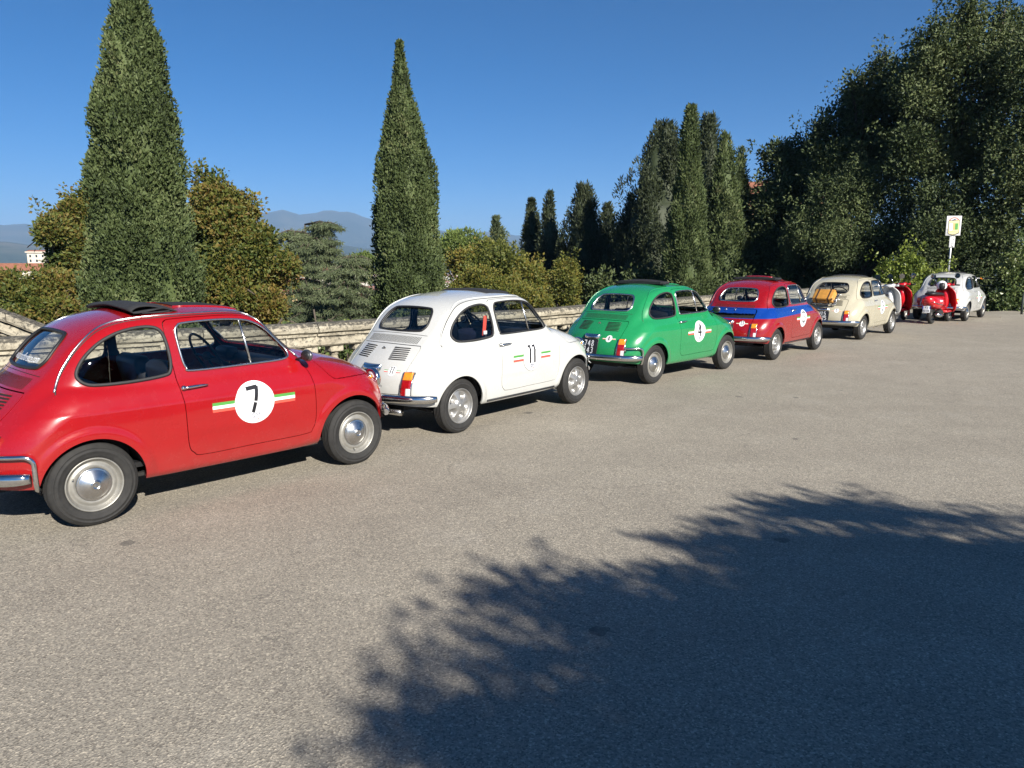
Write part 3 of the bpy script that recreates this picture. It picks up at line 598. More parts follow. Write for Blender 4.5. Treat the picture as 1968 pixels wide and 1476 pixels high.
    broadleaf('far_tree', 'light green far tree just left of the slender cypress', at_y(697, 525, 120), bl, 55, M_PINE, 300, 12, .6, .3, .8)
    # the cypress wood in the centre right
    CG = 'cypress trees beyond the wall'
    cypress('thin dark cypress farthest left in the cypress wood', 1022, 560, 387, 46, [24, 23, 21, 18, 15, 12, 8, 2], 61, M_CYPD, n=700, per=12, tuft=.20, group=CG, wsc=1.02, rag=.10, L=.20, W=.07)
    cypress('loose pointed cypress second from left in the cypress wood', 1062, 600, 373, 44, [36, 35, 33, 29, 24, 19, 13, 8, 3], 63, M_CYPD, n=1000, per=12, tuft=.21, group=CG, wsc=1.02, rag=.22, apexpx=1056, L=.20, W=.07)
    cypress('blunt rounded cypress left of the broad dark one', 1122, 620, 361, 41, [48, 48, 46, 43, 40, 36, 33, 29, 20, 8], 65, M_CYPD, n=1500, per=12, tuft=.20, group=CG, wsc=1.02, rag=.16, L=.19, W=.065)
    cypress('small pointed cypress in front of the broad dark one', 1192, 620, 378, 38, [42, 42, 40, 36, 32, 28, 20, 12, 6, 2], 67, M_CYPD, n=1500, per=12, tuft=.19, group=CG, wsc=1.02, rag=.2, apexpx=1211, L=.18, W=.06)
    cypress('broad dark cypress with a wide ragged top left of the tallest slim one', 1250, 640, 243, 36, [80, 80, 76, 72, 70, 68, 64, 58, 52, 42, 30, 14], 69, M_CYPD, n=3300, per=12, tuft=.20, group=CG, wsc=1.02, rag=.24, apexpx=1278, L=.18, W=.06)
    cypress('tall lighter green slim cypress standing in front of the wood', 1316, 640, 210, 31, [48, 47, 46, 45, 42, 38, 33, 29, 25, 20, 16, 14, 11, 4], 71, M_CYP, n=3400, per=12, tuft=.15, group=CG, wsc=1.02, rag=.09, apexpx=1328, L=.15, W=.05)
    cypress('ragged dark cypress just behind the tall slim one', 1362, 640, 228, 40, [38, 38, 36, 34, 33, 32, 30, 27, 23, 17, 8], 73, M_CYPD, n=1800, per=12, tuft=.21, group=CG, wsc=1.02, rag=.26, L=.19, W=.06)
    cypress('dark pointed cypress second from right in the wood', 1396, 640, 265, 35, [38, 38, 37, 35, 33, 31, 28, 24, 19, 13, 5], 75, M_CYP, n=1900, per=12, tuft=.18, group=CG, wsc=1.02, rag=.12, apexpx=1393, L=.17, W=.055)
    cypress('narrow pointed cypress farthest right in the wood', 1430, 640, 288, 37, [28, 28, 27, 26, 24, 21, 17, 13, 9, 3], 77, M_CYP, n=1300, per=12, tuft=.18, group=CG, wsc=1.02, rag=.12, apexpx=1422, L=.17, W=.055)
    cypress('pointed dark cypress filling the gap left of the broad dark one', 1168, 620, 396, 42, [34, 34, 32, 29, 26, 22, 16, 9, 3], 78, M_CYPD, n=900, per=12, tuft=.21, group=CG, wsc=1.02, rag=.2, L=.20, W=.07)
    bl = [blob_px(560+i*28, 620-14*(i % 2), 62, 30, 34) for i in range(6)]
    broadleaf('hedge', 'dark trees low on the slope behind the cedars', at_y(640, 700, 62), bl, 57, M_OAK, 900, 12, .34, .2, .6, cat='hedge', limbs=False, shell=.8, sub=0)
    bl = [blob_px(1010+i*27, 545-16*(i % 3), 47, 30, 52) for i in range(9)]
    broadleaf('hedge', 'dark evergreen thicket at the foot of the thin cypresses', at_y(1110, 640, 47), bl, 58, M_CYPD, 1500, 12, .26, .15, .42, cat='hedge', limbs=False, shell=.8, sub=0)
    # shaded undergrowth between the cypresses and the oaks, and behind the wall
    bl = [blob_px(1150+i*34, 575-8*(i % 3), 33+(i % 2), 30, 46) for i in range(13)]
    broadleaf('hedge', 'dark undergrowth along the wall beneath the cypresses', at_y(1350, 640, 33), bl, 79, M_OAK, 2200, 13, .17, .10, .30, cat='hedge', limbs=False, shell=.8)
    bl = [blob_px(1462+i*30, 520-14*(i % 3), 35, 34, 70) for i in range(8)]
    broadleaf('hedge', 'dark shaded thicket behind the red car with the blue band', at_y(1550, 600, 35), bl, 80, M_OAK, 1800, 13, .19, .11, .34, cat='hedge', limbs=False, shell=.8)
    for k, (px, py, Y, r, w) in enumerate([(585, 668, 10.6, .45, 90), (655, 668, 11.2, .40, 70), (500, 690, 10.2, .5, 80), (395, 700, 9.6, .5, 90)]):
        p = at_y(px, py, Y); bl = [(p[0]+i*.35-.35, p[1]+.1*i, p[2]+.05*(i % 2), .34, .3, .28) for i in range(3)]
        broadleaf('low_shrub', ['leafy shrub growing behind the balusters, left of the white number 11 car', 'leafy shrub behind the balusters nearest the white number 11 car', 'leafy shrub behind the wall over the hood of the red number 7 car', 'leafy shrub behind the wall seen past the cabin of the red number 7 car'][k], (p[0], p[1], p[2]-.4), bl, 400+k, M_BUSH if k % 2 else M_IVY, 150, 12, .075, .05, .12, 'shrubs behind the balustrade', cat='shrub', trunk_r=.03)
    # holm oaks and laurels on the right
    OG = 'dark broadleaf trees on the right'
    bl = [blob_px(1475, 400, 36, 36, 60), blob_px(1500, 330, 36, 34, 46), blob_px(1530, 420, 35, 50, 80), blob_px(1470, 480, 35, 40, 60), blob_px(1545, 320, 36, 40, 50)]
    broadleaf('oak_tree', 'dark tree at the left end of the right hand wood, beside the narrow cypress', at_y(1500, 600, 36), bl, 81, M_OAK, 1900, 17, .165, .09, .42, OG, spikes=70)
    bl = [blob_px(1640, 168, 33, 10, 30), blob_px(1578, 240, 34, 12, 30), blob_px(1690, 125, 33, 12, 26), blob_px(1590, 300, 34, 42, 52), blob_px(1640, 235, 34, 40, 52), blob_px(1690, 185, 33, 44, 50), blob_px(1725, 240, 33, 60, 80), blob_px(1650, 310, 33, 70, 80), blob_px(1600, 370, 33, 60, 70)]
    broadleaf('oak_tree', 'tall dark tree in the middle of the right hand wood', at_y(1660, 590, 33), bl, 83, M_OAK, 2900, 17, .155, .085, .40, OG, spikes=110)
    bl = [blob_px(1762, 100, 30, 9, 38), blob_px(1803, 62, 30, 12, 44), blob_px(1862, 48, 30, 14, 46), blob_px(1926, 55, 30, 10, 54), blob_px(1795, 125, 30, 40, 60), blob_px(1862, 80, 30, 40, 60), blob_px(1790, 180, 30, 60, 70), blob_px(1900, 150, 30, 70, 80), blob_px(1850, 270, 30, 90, 90), blob_px(1955, 95, 30, 45, 70), blob_px(1770, 300, 30, 60, 70)]
    broadleaf('oak_tree', 'highest dark tree of the right hand wood with shoots against the sky', at_y(1850, 590, 30), bl, 85, M_OAK, 3600, 17, .135, .078, .36, OG, spikes=170)
    bl = [blob_px(2020, 120, 27, 80, 90), blob_px(1935, 330, 28.5, 80, 90), blob_px(1960, 300, 27, 70, 90), blob_px(2080, 260, 27, 110, 120), blob_px(1940, 420, 27, 60, 80), blob_px(2060, 420, 27, 110, 100)]
    broadleaf('oak_tree', 'dark tree at the right edge of the picture', at_y(2030, 600, 27), bl, 87, M_OAK, 3000, 17, .13, .075, .34, OG, spikes=80)
    bl = [blob_px(1590, 400, 31.5, 60, 70), blob_px(1670, 370, 31.5, 66, 70), blob_px(1740, 400, 31, 60, 80), blob_px(1620, 470, 31, 70, 50), blob_px(1720, 480, 30.5, 70, 50), blob_px(1560, 460, 32, 50, 50)]
    broadleaf('laurel_tree', 'broad grey green tree in front of the taller dark ones on the right', at_y(1660, 600, 31), bl, 89, M_OLIVE, 3000, 17, .125, .058, .34, OG, spikes=90)
    bl = [blob_px(1800, 420, 28, 70, 70), blob_px(1880, 470, 27.5, 70, 60), blob_px(1790, 510, 27.5, 60, 50), blob_px(1860, 540, 27, 70, 50)]
    broadleaf('laurel_tree', 'dark bushy tree behind the signpost', at_y(1840, 600, 27.5), bl, 91, M_OAK, 2300, 16, .112, .064, .32, OG, spikes=40)
    bl = [blob_px(1740, 525, 24.6, 30, 28), blob_px(1715, 545, 24.6, 26, 24), blob_px(1770, 545, 24.6, 26, 28), blob_px(1745, 565, 24.5, 40, 22), blob_px(1700, 520, 24.8, 14, 14)]
    broadleaf('leafy_bush', 'bright lime green bush behind the scooters', at_y(1740, 592, 24.6), bl, 93, M_BUSH, 560, 15, .105, .07, .18, cat='bush', spikes=45, trunk_r=.05)
    bl = [blob_px(1955, 520, 24.2, 34, 70), blob_px(1935, 580, 23.9, 24, 26), blob_px(1985, 570, 23.9, 40, 36), blob_px(2030, 540, 24, 40, 60), blob_px(1975, 600, 23.6, 44, 14), blob_px(1915, 596, 24.2, 20, 12)]
    broadleaf('ivy_hedge', 'hedge overgrown with ivy at the right end of the pavement', at_y(1970, 606, 24.0), bl, 95, M_IVY, 1100, 14, .105, .075, .18, cat='hedge', limbs=False, trunk_r=.05, shell=.7)
    # trees outside the picture on the right and behind the camera: they shade the far corner and throw the branch shadow on the pavement
    broadleaf('oak_tree', 'dark tree beyond the right edge of the picture', (27, 17, 0), [(26.5, 17.5, 6.4, 3.4, 3.4, 3.0), (27.5, 16.5, 8.2, 2.6, 2.6, 2.2), (27.5, 17.5, 4.0, 3.4, 3.4, 2.2)], 97, M_OAK, 1700, 15, .30, .2, .6, OG, spikes=60, trunk_r=.3)
    def shade_canopy():
        r2 = np.random.default_rng(99); S = np.array(SUN_DIR)/SUN_DIR.z
        out = [at_z(*q)[:2] for q in [(930, 1476), (980, 1420), (1060, 1350), (1140, 1280), (1210, 1215), (1275, 1160), (1350, 1110), (1415, 1060), (1470, 1015), (1530, 985), (1620, 972), (1760, 985), (1968, 1005)]]
        poly = np.array(out+[(4.6, 3.9), (6.2, 2.2), (6.4, -1.5), (3.0, -3.2), (.8, -2.4), (.1, -.2), (-.3, 1.0)])
        lo, hi = poly.min(0), poly.max(0); g = r2.uniform(lo, hi, (9000, 2)); sd, near = sdf2(g, poly); mid = np.array([3.0, .6])
        def lift(p, z): return np.stack([p[:, 0]+S[0]*z, p[:, 1]+S[1]*z, z], 1)
        zc = lambda p: 4.3-.10*(np.hypot(*(p-mid).T))**1.3
        ins = g[(sd < -.12) & ((sd < -.55) | (r2.uniform(size=len(g)) < .55))]; ins = ins[:1900]; C = lift(ins, np.clip(zc(ins)+r2.normal(0, .5, len(ins)), 3.1, 5.8)); rad = np.full(len(C), .24)*r2.uniform(.6, 1.2, len(C)); Dv = r2.normal(size=(len(C), 3))*.3
        core = g[sd < -.80][:260]; K = lift(core, zc(core)+r2.normal(0, .3, len(core)))
        # leafy shoots sticking out all round the edge, swept away from the trunk
        k = r2.choice(12, 125, p=np.array([3, 3, 3, 3, 3, 3, 2.6, 2.6, 2.2, 1.5, 1, 1])/28.9); u = r2.uniform(0, 1, 125)[:, None]; e = poly[k]*(1-u)+poly[k+1]*u; shoots = []; sr = []; sdv = []; lm = []
        for q in e:
            d = unit(np.array([-.72, .34])+r2.normal(0, .26, 2)); ln = r2.uniform(.12, .80)*(1.25 if .2 < q[0] < .8 else .75); z = 4.0+r2.normal(0, .45); s0 = q-d*.5; pts = [s0+d*(.5+ln)*v for v in np.linspace(0, 1, 9)]
            c3 = lift(np.array(pts), np.full(9, z)+np.linspace(0, .25, 9)+r2.normal(0, .03, 9)); shoots.append(c3); sr.append(np.linspace(.10, .035, 9)*r2.uniform(.5, 1.3, 9)); sdv.append(np.tile(unit(c3[-1]-c3[0]), (9, 1))); lm.append((list(c3[::2]), [.014, .012, .009, .006, .003]))
        SC_, SR_, SD_ = np.vstack(shoots), np.concatenate(sr), np.vstack(sdv)
        foot = np.array([7.6, -7.4, 0]); t = thing('shade_tree', foot, 'spreading tree behind the viewer that shades the pavement', 'tree', group='trees behind the viewer')
        foliage('crown', C-foot, rad, 17, .095, .042, M_OAK, t, 98, up=.1, out=.6, dirs=Dv); foliage('leafy_shoots', SC_-foot, SR_, 8, .075, .032, M_OAK, t, 96, up=.0, out=.8, dirs=SD_)
        b = MB()
        for c in K-foot: b.ball(c, r2.uniform(.34, .5, 3), 10, 7)  # solid balls added inside the unseen crown to make its shadow solid
        b.v = [tuple(np.array(v)+r2.normal(0, .03, 3)) for v in b.v]; b.build('inner_foliage', M_OAK, t, auto=False)
        cc = C[:1900].mean(0)-foot
        for i in r2.choice(1900, 24, False): e3 = C[i]-foot; lm.append(([cc*.5, (cc*.6+e3)/2, e3], [.07, .04, .012]))
        lm = [([np.array(v)-(foot if n_ < 125 else 0) for v in pth], rd) for n_, (pth, rd) in enumerate(lm)]
        trunk([(0, 0, -.4), cc*.2, cc*.5, cc*.8], [.24, .2, .15, .08], t, limbs=lm)
    shade_canopy()
    broadleaf('shade_tree', 'second tree behind the viewer', (14.5, -15, 0), [(14.5, -15, 7.5, 3.2, 3.2, 3), (16, -13.5, 6.5, 2.6, 2.6, 2.4), (13, -16, 9, 2.4, 2.4, 2)], 100, M_OAK, 800, 15, .28, .18, .5, 'trees behind the viewer', spikes=20, trunk_r=.22)
# ------------------------------------------------------------------ car body: implicit surface -> panels
def sdf_box(P, poly, pad=.03):
    lo, hi = poly.min(0)-pad, poly.max(0)+pad; k = ((P > lo) & (P < hi)).all(1)
    d = np.full(len(P), 1.); nr = P.copy(); d[k], nr[k] = sdf2(P[k], poly); return d, nr
class Grid2:
    """2-D signed distance sampled on a fine grid, smooth bilinear lookup"""
    def __init__(self, poly, x0, x1, z0, z1, h=.006):
        self.x0, self.z0, self.h = x0, z0, h
        xs = np.arange(x0, x1, h); zs = np.arange(z0, z1, h); self.nx, self.nz = len(xs), len(zs)
        X, Z = np.meshgrid(xs, zs, indexing='ij')
        d, _ = sdf2(np.stack([X.ravel(), Z.ravel()], 1), poly); d = d.reshape(X.shape)
        for ax in (0, 1):
            for _ in range(2):
                p = np.pad(d, [(1, 1) if a == ax else (0, 0) for a in (0, 1)], mode='edge')
                d = (.25*p[:-2]+.5*p[1:-1]+.25*p[2:]) if ax == 0 else (.25*p[:, :-2]+.5*p[:, 1:-1]+.25*p[:, 2:])
        self.d = d
    def __call__(self, x, z):
        u = np.clip((x-self.x0)/self.h, 0, self.nx-1.001); v = np.clip((z-self.z0)/self.h, 0, self.nz-1.001)
        i = u.astype(np.int32); j = v.astype(np.int32); a = u-i; b = v-j; d = self.d
        return (d[i, j]*(1-a)*(1-b)+d[i+1, j]*a*(1-b)+d[i, j+1]*(1-a)*b+d[i+1, j+1]*a*b)
def smax(a, b, r):
    return np.minimum(np.maximum(a, b), 0*a-r) + np.sqrt(np.maximum(a+r, 0)**2+np.maximum(b+r, 0)**2) if np.isscalar(r) else \
        np.minimum(np.maximum(a, b), -r) + np.sqrt(np.maximum(a+r, 0)**2+np.maximum(b+r, 0)**2)
def smin_k(a, b, k):
    h = np.clip(.5+.5*(b-a)/k, 0, 1); return b+(a-b)*h-k*h*(1-h)

# lower body silhouette (centre line), rear to front, then under
LOW = spline_closed([(-1.455, .27), (-1.475, .34), (-1.472, .44), (-1.445, .54), (-1.395, .625), (-1.32, .705), (-1.235, .778), (-1.13, .845),
    (-1.0, .872), (-.6, .878), (0, .885), (.45, .888), (.62, .880), (.74, .862), (.88, .828), (1.02, .788), (1.14, .742), (1.25, .682), (1.325, .61), (1.368, .52),
    (1.385, .42), (1.375, .32), (1.35, .27), (1.28, .235), (1.1, .21), (.5, .20), (-.5, .20), (-1.1, .21), (-1.35, .235)], 10)
# cabin silhouette (centre line)
CAB = spline_closed([(-1.36, .55), (-1.30, .68), (-1.215, .795), (-1.14, .865), (-1.085, .92), (-1.0, 1.02), (-.93, 1.085), (-.85, 1.137), (-.75, 1.180), (-.6, 1.216),
    (-.4, 1.240), (-.2, 1.248), (0, 1.242), (.12, 1.228), (.21, 1.203), (.285, 1.158), (.39, 1.046), (.49, .952), (.60, .862), (.66, .78), (.68, .6), (.3, .45), (-.5, .42), (-1.2, .45)], 10)
G_LOW = Grid2(LOW, -2.0, 1.9, -.4, 1.6); G_CAB = Grid2(CAB, -2.0, 1.9, -.4, 1.9)
ARCHES = ((-.915, .235, .288), (.895, .245, .298))
def itp(x, xs, ys):
    """smooth (Catmull-Rom resampled) 1-D interpolation"""
    return np.interp(x, *_itp_tab(tuple(xs), tuple(ys)))
_tabs = {}
def _itp_tab(xs, ys):
    k = (xs, ys)
    if k not in _tabs:
        s = spline_open(np.stack([xs, ys], 1), 24); _tabs[k] = (s[:, 0], s[:, 1])
    return _tabs[k]
def half_low(x, z):
    w = itp(z, (.1, .2, .3, .45, .58, .66, .675, .69, .73, .80, .9), (.585, .603, .624, .643, .653, .653, .650, .643, .628, .601, .56))
    p = itp(x, (-1.7, -1.5, -1.42, -1.34, -1.22, -1.08, -.9, -.6, 0, .5, .9, 1.1, 1.22, 1.32, 1.42, 1.6),
            (.50, .76, .855, .915, .962, .988, 1.0, 1.004, 1.006, 1.0, .985, .955, .90, .81, .68, .45))
    w = w*p
    for ax, az, ar in ARCHES:
        d = np.hypot(x-ax, (z-az))-ar
        t = np.clip((d-.028)/.05, 0, 1); w = w+.013*(1-t*t*(3-2*t))*np.clip((z-.18)/.15, 0, 1)
    return w
def half_cab(x, z):
    w = itp(z, (.3, .7, .80, .95, 1.1, 1.2, 1.35, 1.5), (.66, .618, .597, .566, .529, .502, .455, .40))
    p = itp(x, (-1.6, -1.3, -1.1, -.9, -.7, -.4, 0, .3, .5, .7, .9), (.66, .80, .868, .932, .972, .996, 1.0, .992, .978, .95, .90))
    return w*p
def F_body(x, y, z):
    y = np.abs(y)
    s = 1-.085*(y/.55)**2.3
    dl = G_LOW(x/s, (z-.15)/s+.15)*s
    rl = itp(x, (-1.6, -1.3, -1.0, -.5, .4, .8, 1.3, 1.6), (.11, .10, .07, .06, .06, .12, .16, .16))
    L = smax(dl, y-half_low(x, z), rl)
    s = 1-.070*(y/.5)**2.2
    dc = G_CAB((x+.25)/s-.25, (z-.45)/s+.45)*s
    rc = itp(x, (-1.6, -1.1, -.8, -.4, .2, .5, .9), (.13, .12, .095, .07, .055, .055, .055))
    Cb = smax(dc, y-half_cab(x, z), rc)
    return smin_k(L, Cb, .022)
def grad_body(P, h=.004):
    g = np.stack([F_body(P[:, 0]+h, P[:, 1], P[:, 2])-F_body(P[:, 0]-h, P[:, 1], P[:, 2]),
                  F_body(P[:, 0], P[:, 1]+h, P[:, 2])-F_body(P[:, 0], P[:, 1]-h, P[:, 2]),
                  F_body(P[:, 0], P[:, 1], P[:, 2]+h)-F_body(P[:, 0], P[:, 1], P[:, 2]-h)], 1)/(2*h)
    return g
def normal_body(P):
    g = grad_body(P, .007); return g/(np.linalg.norm(g, axis=1, keepdims=True)+1e-12)
def surf_side(x, z, sgn=-1, off=0.):
    """point on the flank at (x,z)"""
    x = np.asarray(x, float); z = np.asarray(z, float); lo = np.full(x.shape, .0); hi = np.full(x.shape, .8)
    for _ in range(30):
        m = .5*(lo+hi); o = F_body(x, m, z) > 0; hi = np.where(o, m, hi); lo = np.where(o, lo, m)
    return np.stack([x, sgn*(.5*(lo+hi)+off), z], -1)
def surf_end(y, z, rear=True, off=0.):
    y = np.asarray(y, float); z = np.asarray(z, float); s = -1 if rear else 1
    lo = np.full(y.shape, .2); hi = np.full(y.shape, 1.9)
    for _ in range(30):
        m = .5*(lo+hi); o = F_body(s*m, y, z) > 0; hi = np.where(o, m, hi); lo = np.where(o, lo, m)
    return np.stack([s*(.5*(lo+hi)+off), y, z], -1)
def surf_top(x, y, off=0.):
    x = np.asarray(x, float); y = np.asarray(y, float); lo = np.full(x.shape, .4); hi = np.full(x.shape, 1.6)
    for _ in range(30):
        m = .5*(lo+hi); o = F_body(x, y, m) > 0; hi = np.where(o, m, hi); lo = np.where(o, lo, m)
    return np.stack([x, y, .5*(lo+hi)+off], -1)

def surface_nets(h=.0125):
    """naive surface nets on the left half, mirrored"""
    xs = np.arange(-1.56, 1.48, h); ys = np.arange(-h, .7201, h); zs = np.arange(.10, 1.32, h)
    X, Y, Z = np.meshgrid(xs, ys, zs, indexing='ij'); V = F_body(X, Y, Z).astype(np.float32); s = V < 0
    c = np.zeros(tuple(n-1 for n in s.shape), np.int8)
    for i in (0, 1):
        for j in (0, 1):
            for k in (0, 1): c += s[i:i+c.shape[0], j:j+c.shape[1], k:k+c.shape[2]]
    act = (c > 0) & (c < 8); act0 = act.copy(); act[:, 0] = False
    idx = -np.ones(c.shape, np.int32); ii = np.argwhere(act); n = len(ii); idx[act] = np.arange(n)
    idx[:, 0] = np.where(idx[:, 1] >= 0, idx[:, 1]+n, -1)          # cells across the middle = mirrored ones
    P = np.stack([xs[ii[:, 0]], ys[ii[:, 1]], zs[ii[:, 2]]], 1)+h/2
    for _ in range(4):
        f = F_body(P[:, 0], P[:, 1], P[:, 2]); g = grad_body(P); P = P-np.clip(f/((g**2).sum(1)+1e-6), -.02, .02)[:, None]*g
    P[:, 1] = np.maximum(P[:, 1], .001)
    quads = []
    for ax in range(3):
        a = np.take(s, range(s.shape[ax]-1), ax); b = np.take(s, range(1, s.shape[ax]), ax)
        e = np.argwhere(a != b); e = e[e[:, 1] > 0]; inside_first = a[tuple(e.T)]
        o1, o2 = [(1, 2), (2, 0), (0, 1)][ax]; q = []
        for d1, d2 in ((-1, -1), (0, -1), (0, 0), (-1, 0)):
            t = e.copy(); t[:, o1] += d1; t[:, o2] += d2; q.append(idx[t[:, 0], t[:, 1], t[:, 2]])
        q = np.stack(q, 1); q[~inside_first] = q[~inside_first][:, ::-1]; quads.append(q)
    Q = np.concatenate(quads); Q = Q[(Q >= 0).all(1)]
    half = (Q < n).all(1); Qm = Q[half][:, ::-1]+n
    return np.vstack([P, P*[1, -1, 1]]), np.vstack([Q, Qm])

# ---- panel outlines (side view x,z)
QWIN = spline_closed([(-.925, .862), (-.905, .92), (-.853, .985), (-.775, 1.048), (-.68, 1.094), (-.58, 1.118), (-.49, 1.122), (-.436, 1.098), (-.412, 1.03), (-.403, .92),
    (-.413, .85), (-.455, .825), (-.64, .808), (-.82, .806), (-.89, .82)], 8)+np.array([-.012, .012])
DWIN = spline_closed([(-.345, 1.09), (-.325, 1.121), (-.284, 1.135), (-.07, 1.144), (.107, 1.134), (.197, 1.108), (.27, 1.060), (.342, .988), (.402, .916), (.411, .877), (.392, .858),
    (.324, .847), (.126, .842), (-.272, .838), (-.312, .858), (-.330, .908), (-.343, 1.02)], 8)+np.array([-.012, .012])
DOOR = spline_closed([(-.412, 1.11), (-.395, 1.150), (-.33, 1.162), (-.05, 1.168), (.11, 1.160), (.19, 1.140), (.255, 1.092), (.35, .985), (.44, .890), (.478, .850), (.508, .812), (.535, .765), (.555, .70),
    (.568, .61), (.574, .5), (.572, .40), (.548, .332), (.49, .302), (.1, .298), (-.25, .295), (-.318, .318), (-.352, .385), (-.366, .63), (-.388, .83), (-.406, 1.02)], 8)+np.array([-.012, .012])
HOODL = np.array([(.60, 1.2), (.60, .853), (.625, .815), (.66, .765), (.70, .712), (.725, .69), (.76, .682), (.95, .680), (1.12, .672), (1.24, .648), (1.32, .612), (1.5, .60), (1.5, 1.2)])
def arch_outline(a, z_lo=.0):
    ax, az, ar = a; t = np.linspace(0, np.pi, 40)
    return np.concatenate([np.stack([ax+ar*np.cos(t), az+ar*np.sin(t)*1.0], 1), [(ax-ar*1.0, az-.05), (ax-ar*.98, z_lo-.2), (ax+ar*.98, z_lo-.2), (ax+ar*1.0, az-.05)]])
SKIRT = np.array([(-1.7, .30), (-1.47, .30), (-1.30, .285), (-1.1, .27), (-.7, .222), (-.5, .215), (.5, .215), (.7, .222), (1.15, .27), (1.3, .285), (1.5, .29), (1.7, .29), (1.7, -.2), (-1.7, -.2)])
# end views (y,z)
RWIN = spline_closed([(-.25, .912), (-.292, .924), (-.315, .958), (-.308, 1.005), (-.290, 1.052), (-.258, 1.088), (-.205, 1.105), (0, 1.112), (.205, 1.105), (.258, 1.088), (.290, 1.052), (.308, 1.005), (.315, .958), (.292, .924), (.25, .912), (0, .907)], 8)
WSHD = spline_closed([(-.44, .898), (-.487, .908), (-.502, .94), (-.482, 1.01), (-.452, 1.08), (-.415, 1.122), (-.35, 1.138), (0, 1.148), (.35, 1.138), (.415, 1.122), (.452, 1.08), (.482, 1.01), (.502, .94), (.487, .908), (.44, .898), (0, .885)], 8)
LID = spline_closed([(-.380, .785), (-.391, .765), (-.392, .70), (-.388, .6), (-.382, .5), (-.375, .42), (-.365, .395), (-.34, .388), (0, .385), (.34, .388), (.365, .395), (.375, .42), (.382, .5), (.388, .6), (.392, .70), (.391, .765), (.380, .785), (.35, .792), (0, .798), (-.35, .792)], 6)
def off_poly(poly, d):
    t = np.roll(poly, -1, 0)-np.roll(poly, 1, 0); t /= np.linalg.norm(t, axis=1, keepdims=True)+1e-12
    n = np.stack([t[:, 1], -t[:, 0]], 1); A = .5*np.sum(poly[:, 0]*np.roll(poly[:, 1], -1)-np.roll(poly[:, 0], -1)*poly[:, 1])
    return poly+n*(d if A > 0 else -d)
UV = {'side': (0, 2), 'end': (1, 2)}
def cut(P, Q, poly, view, dom, keep_in):
    """keep faces in/out of the outline; snap the border onto it and back to the body"""
    a, b = UV[view]; sd, near = sdf_box(P[:, [a, b]], poly)
    dm = dom(P); fin = (sd[Q].mean(1) < 0) & dm[Q].all(1)
    keep = fin if keep_in else ~fin
    K = Q[keep]; other = Q[~keep]
    vk = np.zeros(len(P), bool); vk[K] = True; vo = np.zeros(len(P), bool); vo[other] = True
    bd = vk & vo & dm
    P = P.copy(); P[bd, a] = near[bd, 0]; P[bd, b] = near[bd, 1]
    c = 3-a-b; p = P[bd]
    for _ in range(5):
        f = F_body(p[:, 0], p[:, 1], p[:, 2]); g = grad_body(p)[:, c]
        p[:, c] -= np.clip(f/np.where(np.abs(g) < .15, .15*np.sign(g+1e-9), g), -.01, .01)
    P[bd] = p
    return P, K
def compact(P, Q):
    u, inv = np.unique(Q, return_inverse=True); return P[u], inv.reshape(Q.shape)
def rim_mesh(P, Q, depth=.011, flip=False):
    """panel with its border folded inward, returns verts, faces, normals"""
    P, Q = compact(P, Q); N = normal_body(P)
    e = np.concatenate([np.stack([Q[:, i], Q[:, (i+1) % 4]], 1) for i in range(4)])
    key = np.sort(e, 1); k = key[:, 0].astype(np.int64)*(len(P)+1)+key[:, 1]
    u, first, cnt = np.unique(k, return_index=True, return_counts=True); be = e[first[cnt == 1]]
    bv = np.unique(be); m = -np.ones(len(P), int); m[bv] = np.arange(len(bv))
    # duplicate border verts twice for a hard edge
    T = P[bv]; Bt = P[bv]-N[bv]*depth; n0 = len(P)
    W = np.stack([be[:, 1]*0+n0+m[be[:, 1]], n0+m[be[:, 0]], n0+len(bv)+m[be[:, 0]], n0+len(bv)+m[be[:, 1]]], 1)
    V = np.vstack([P, T, Bt]); faces = np.vstack([Q, W])
    return V, faces, N
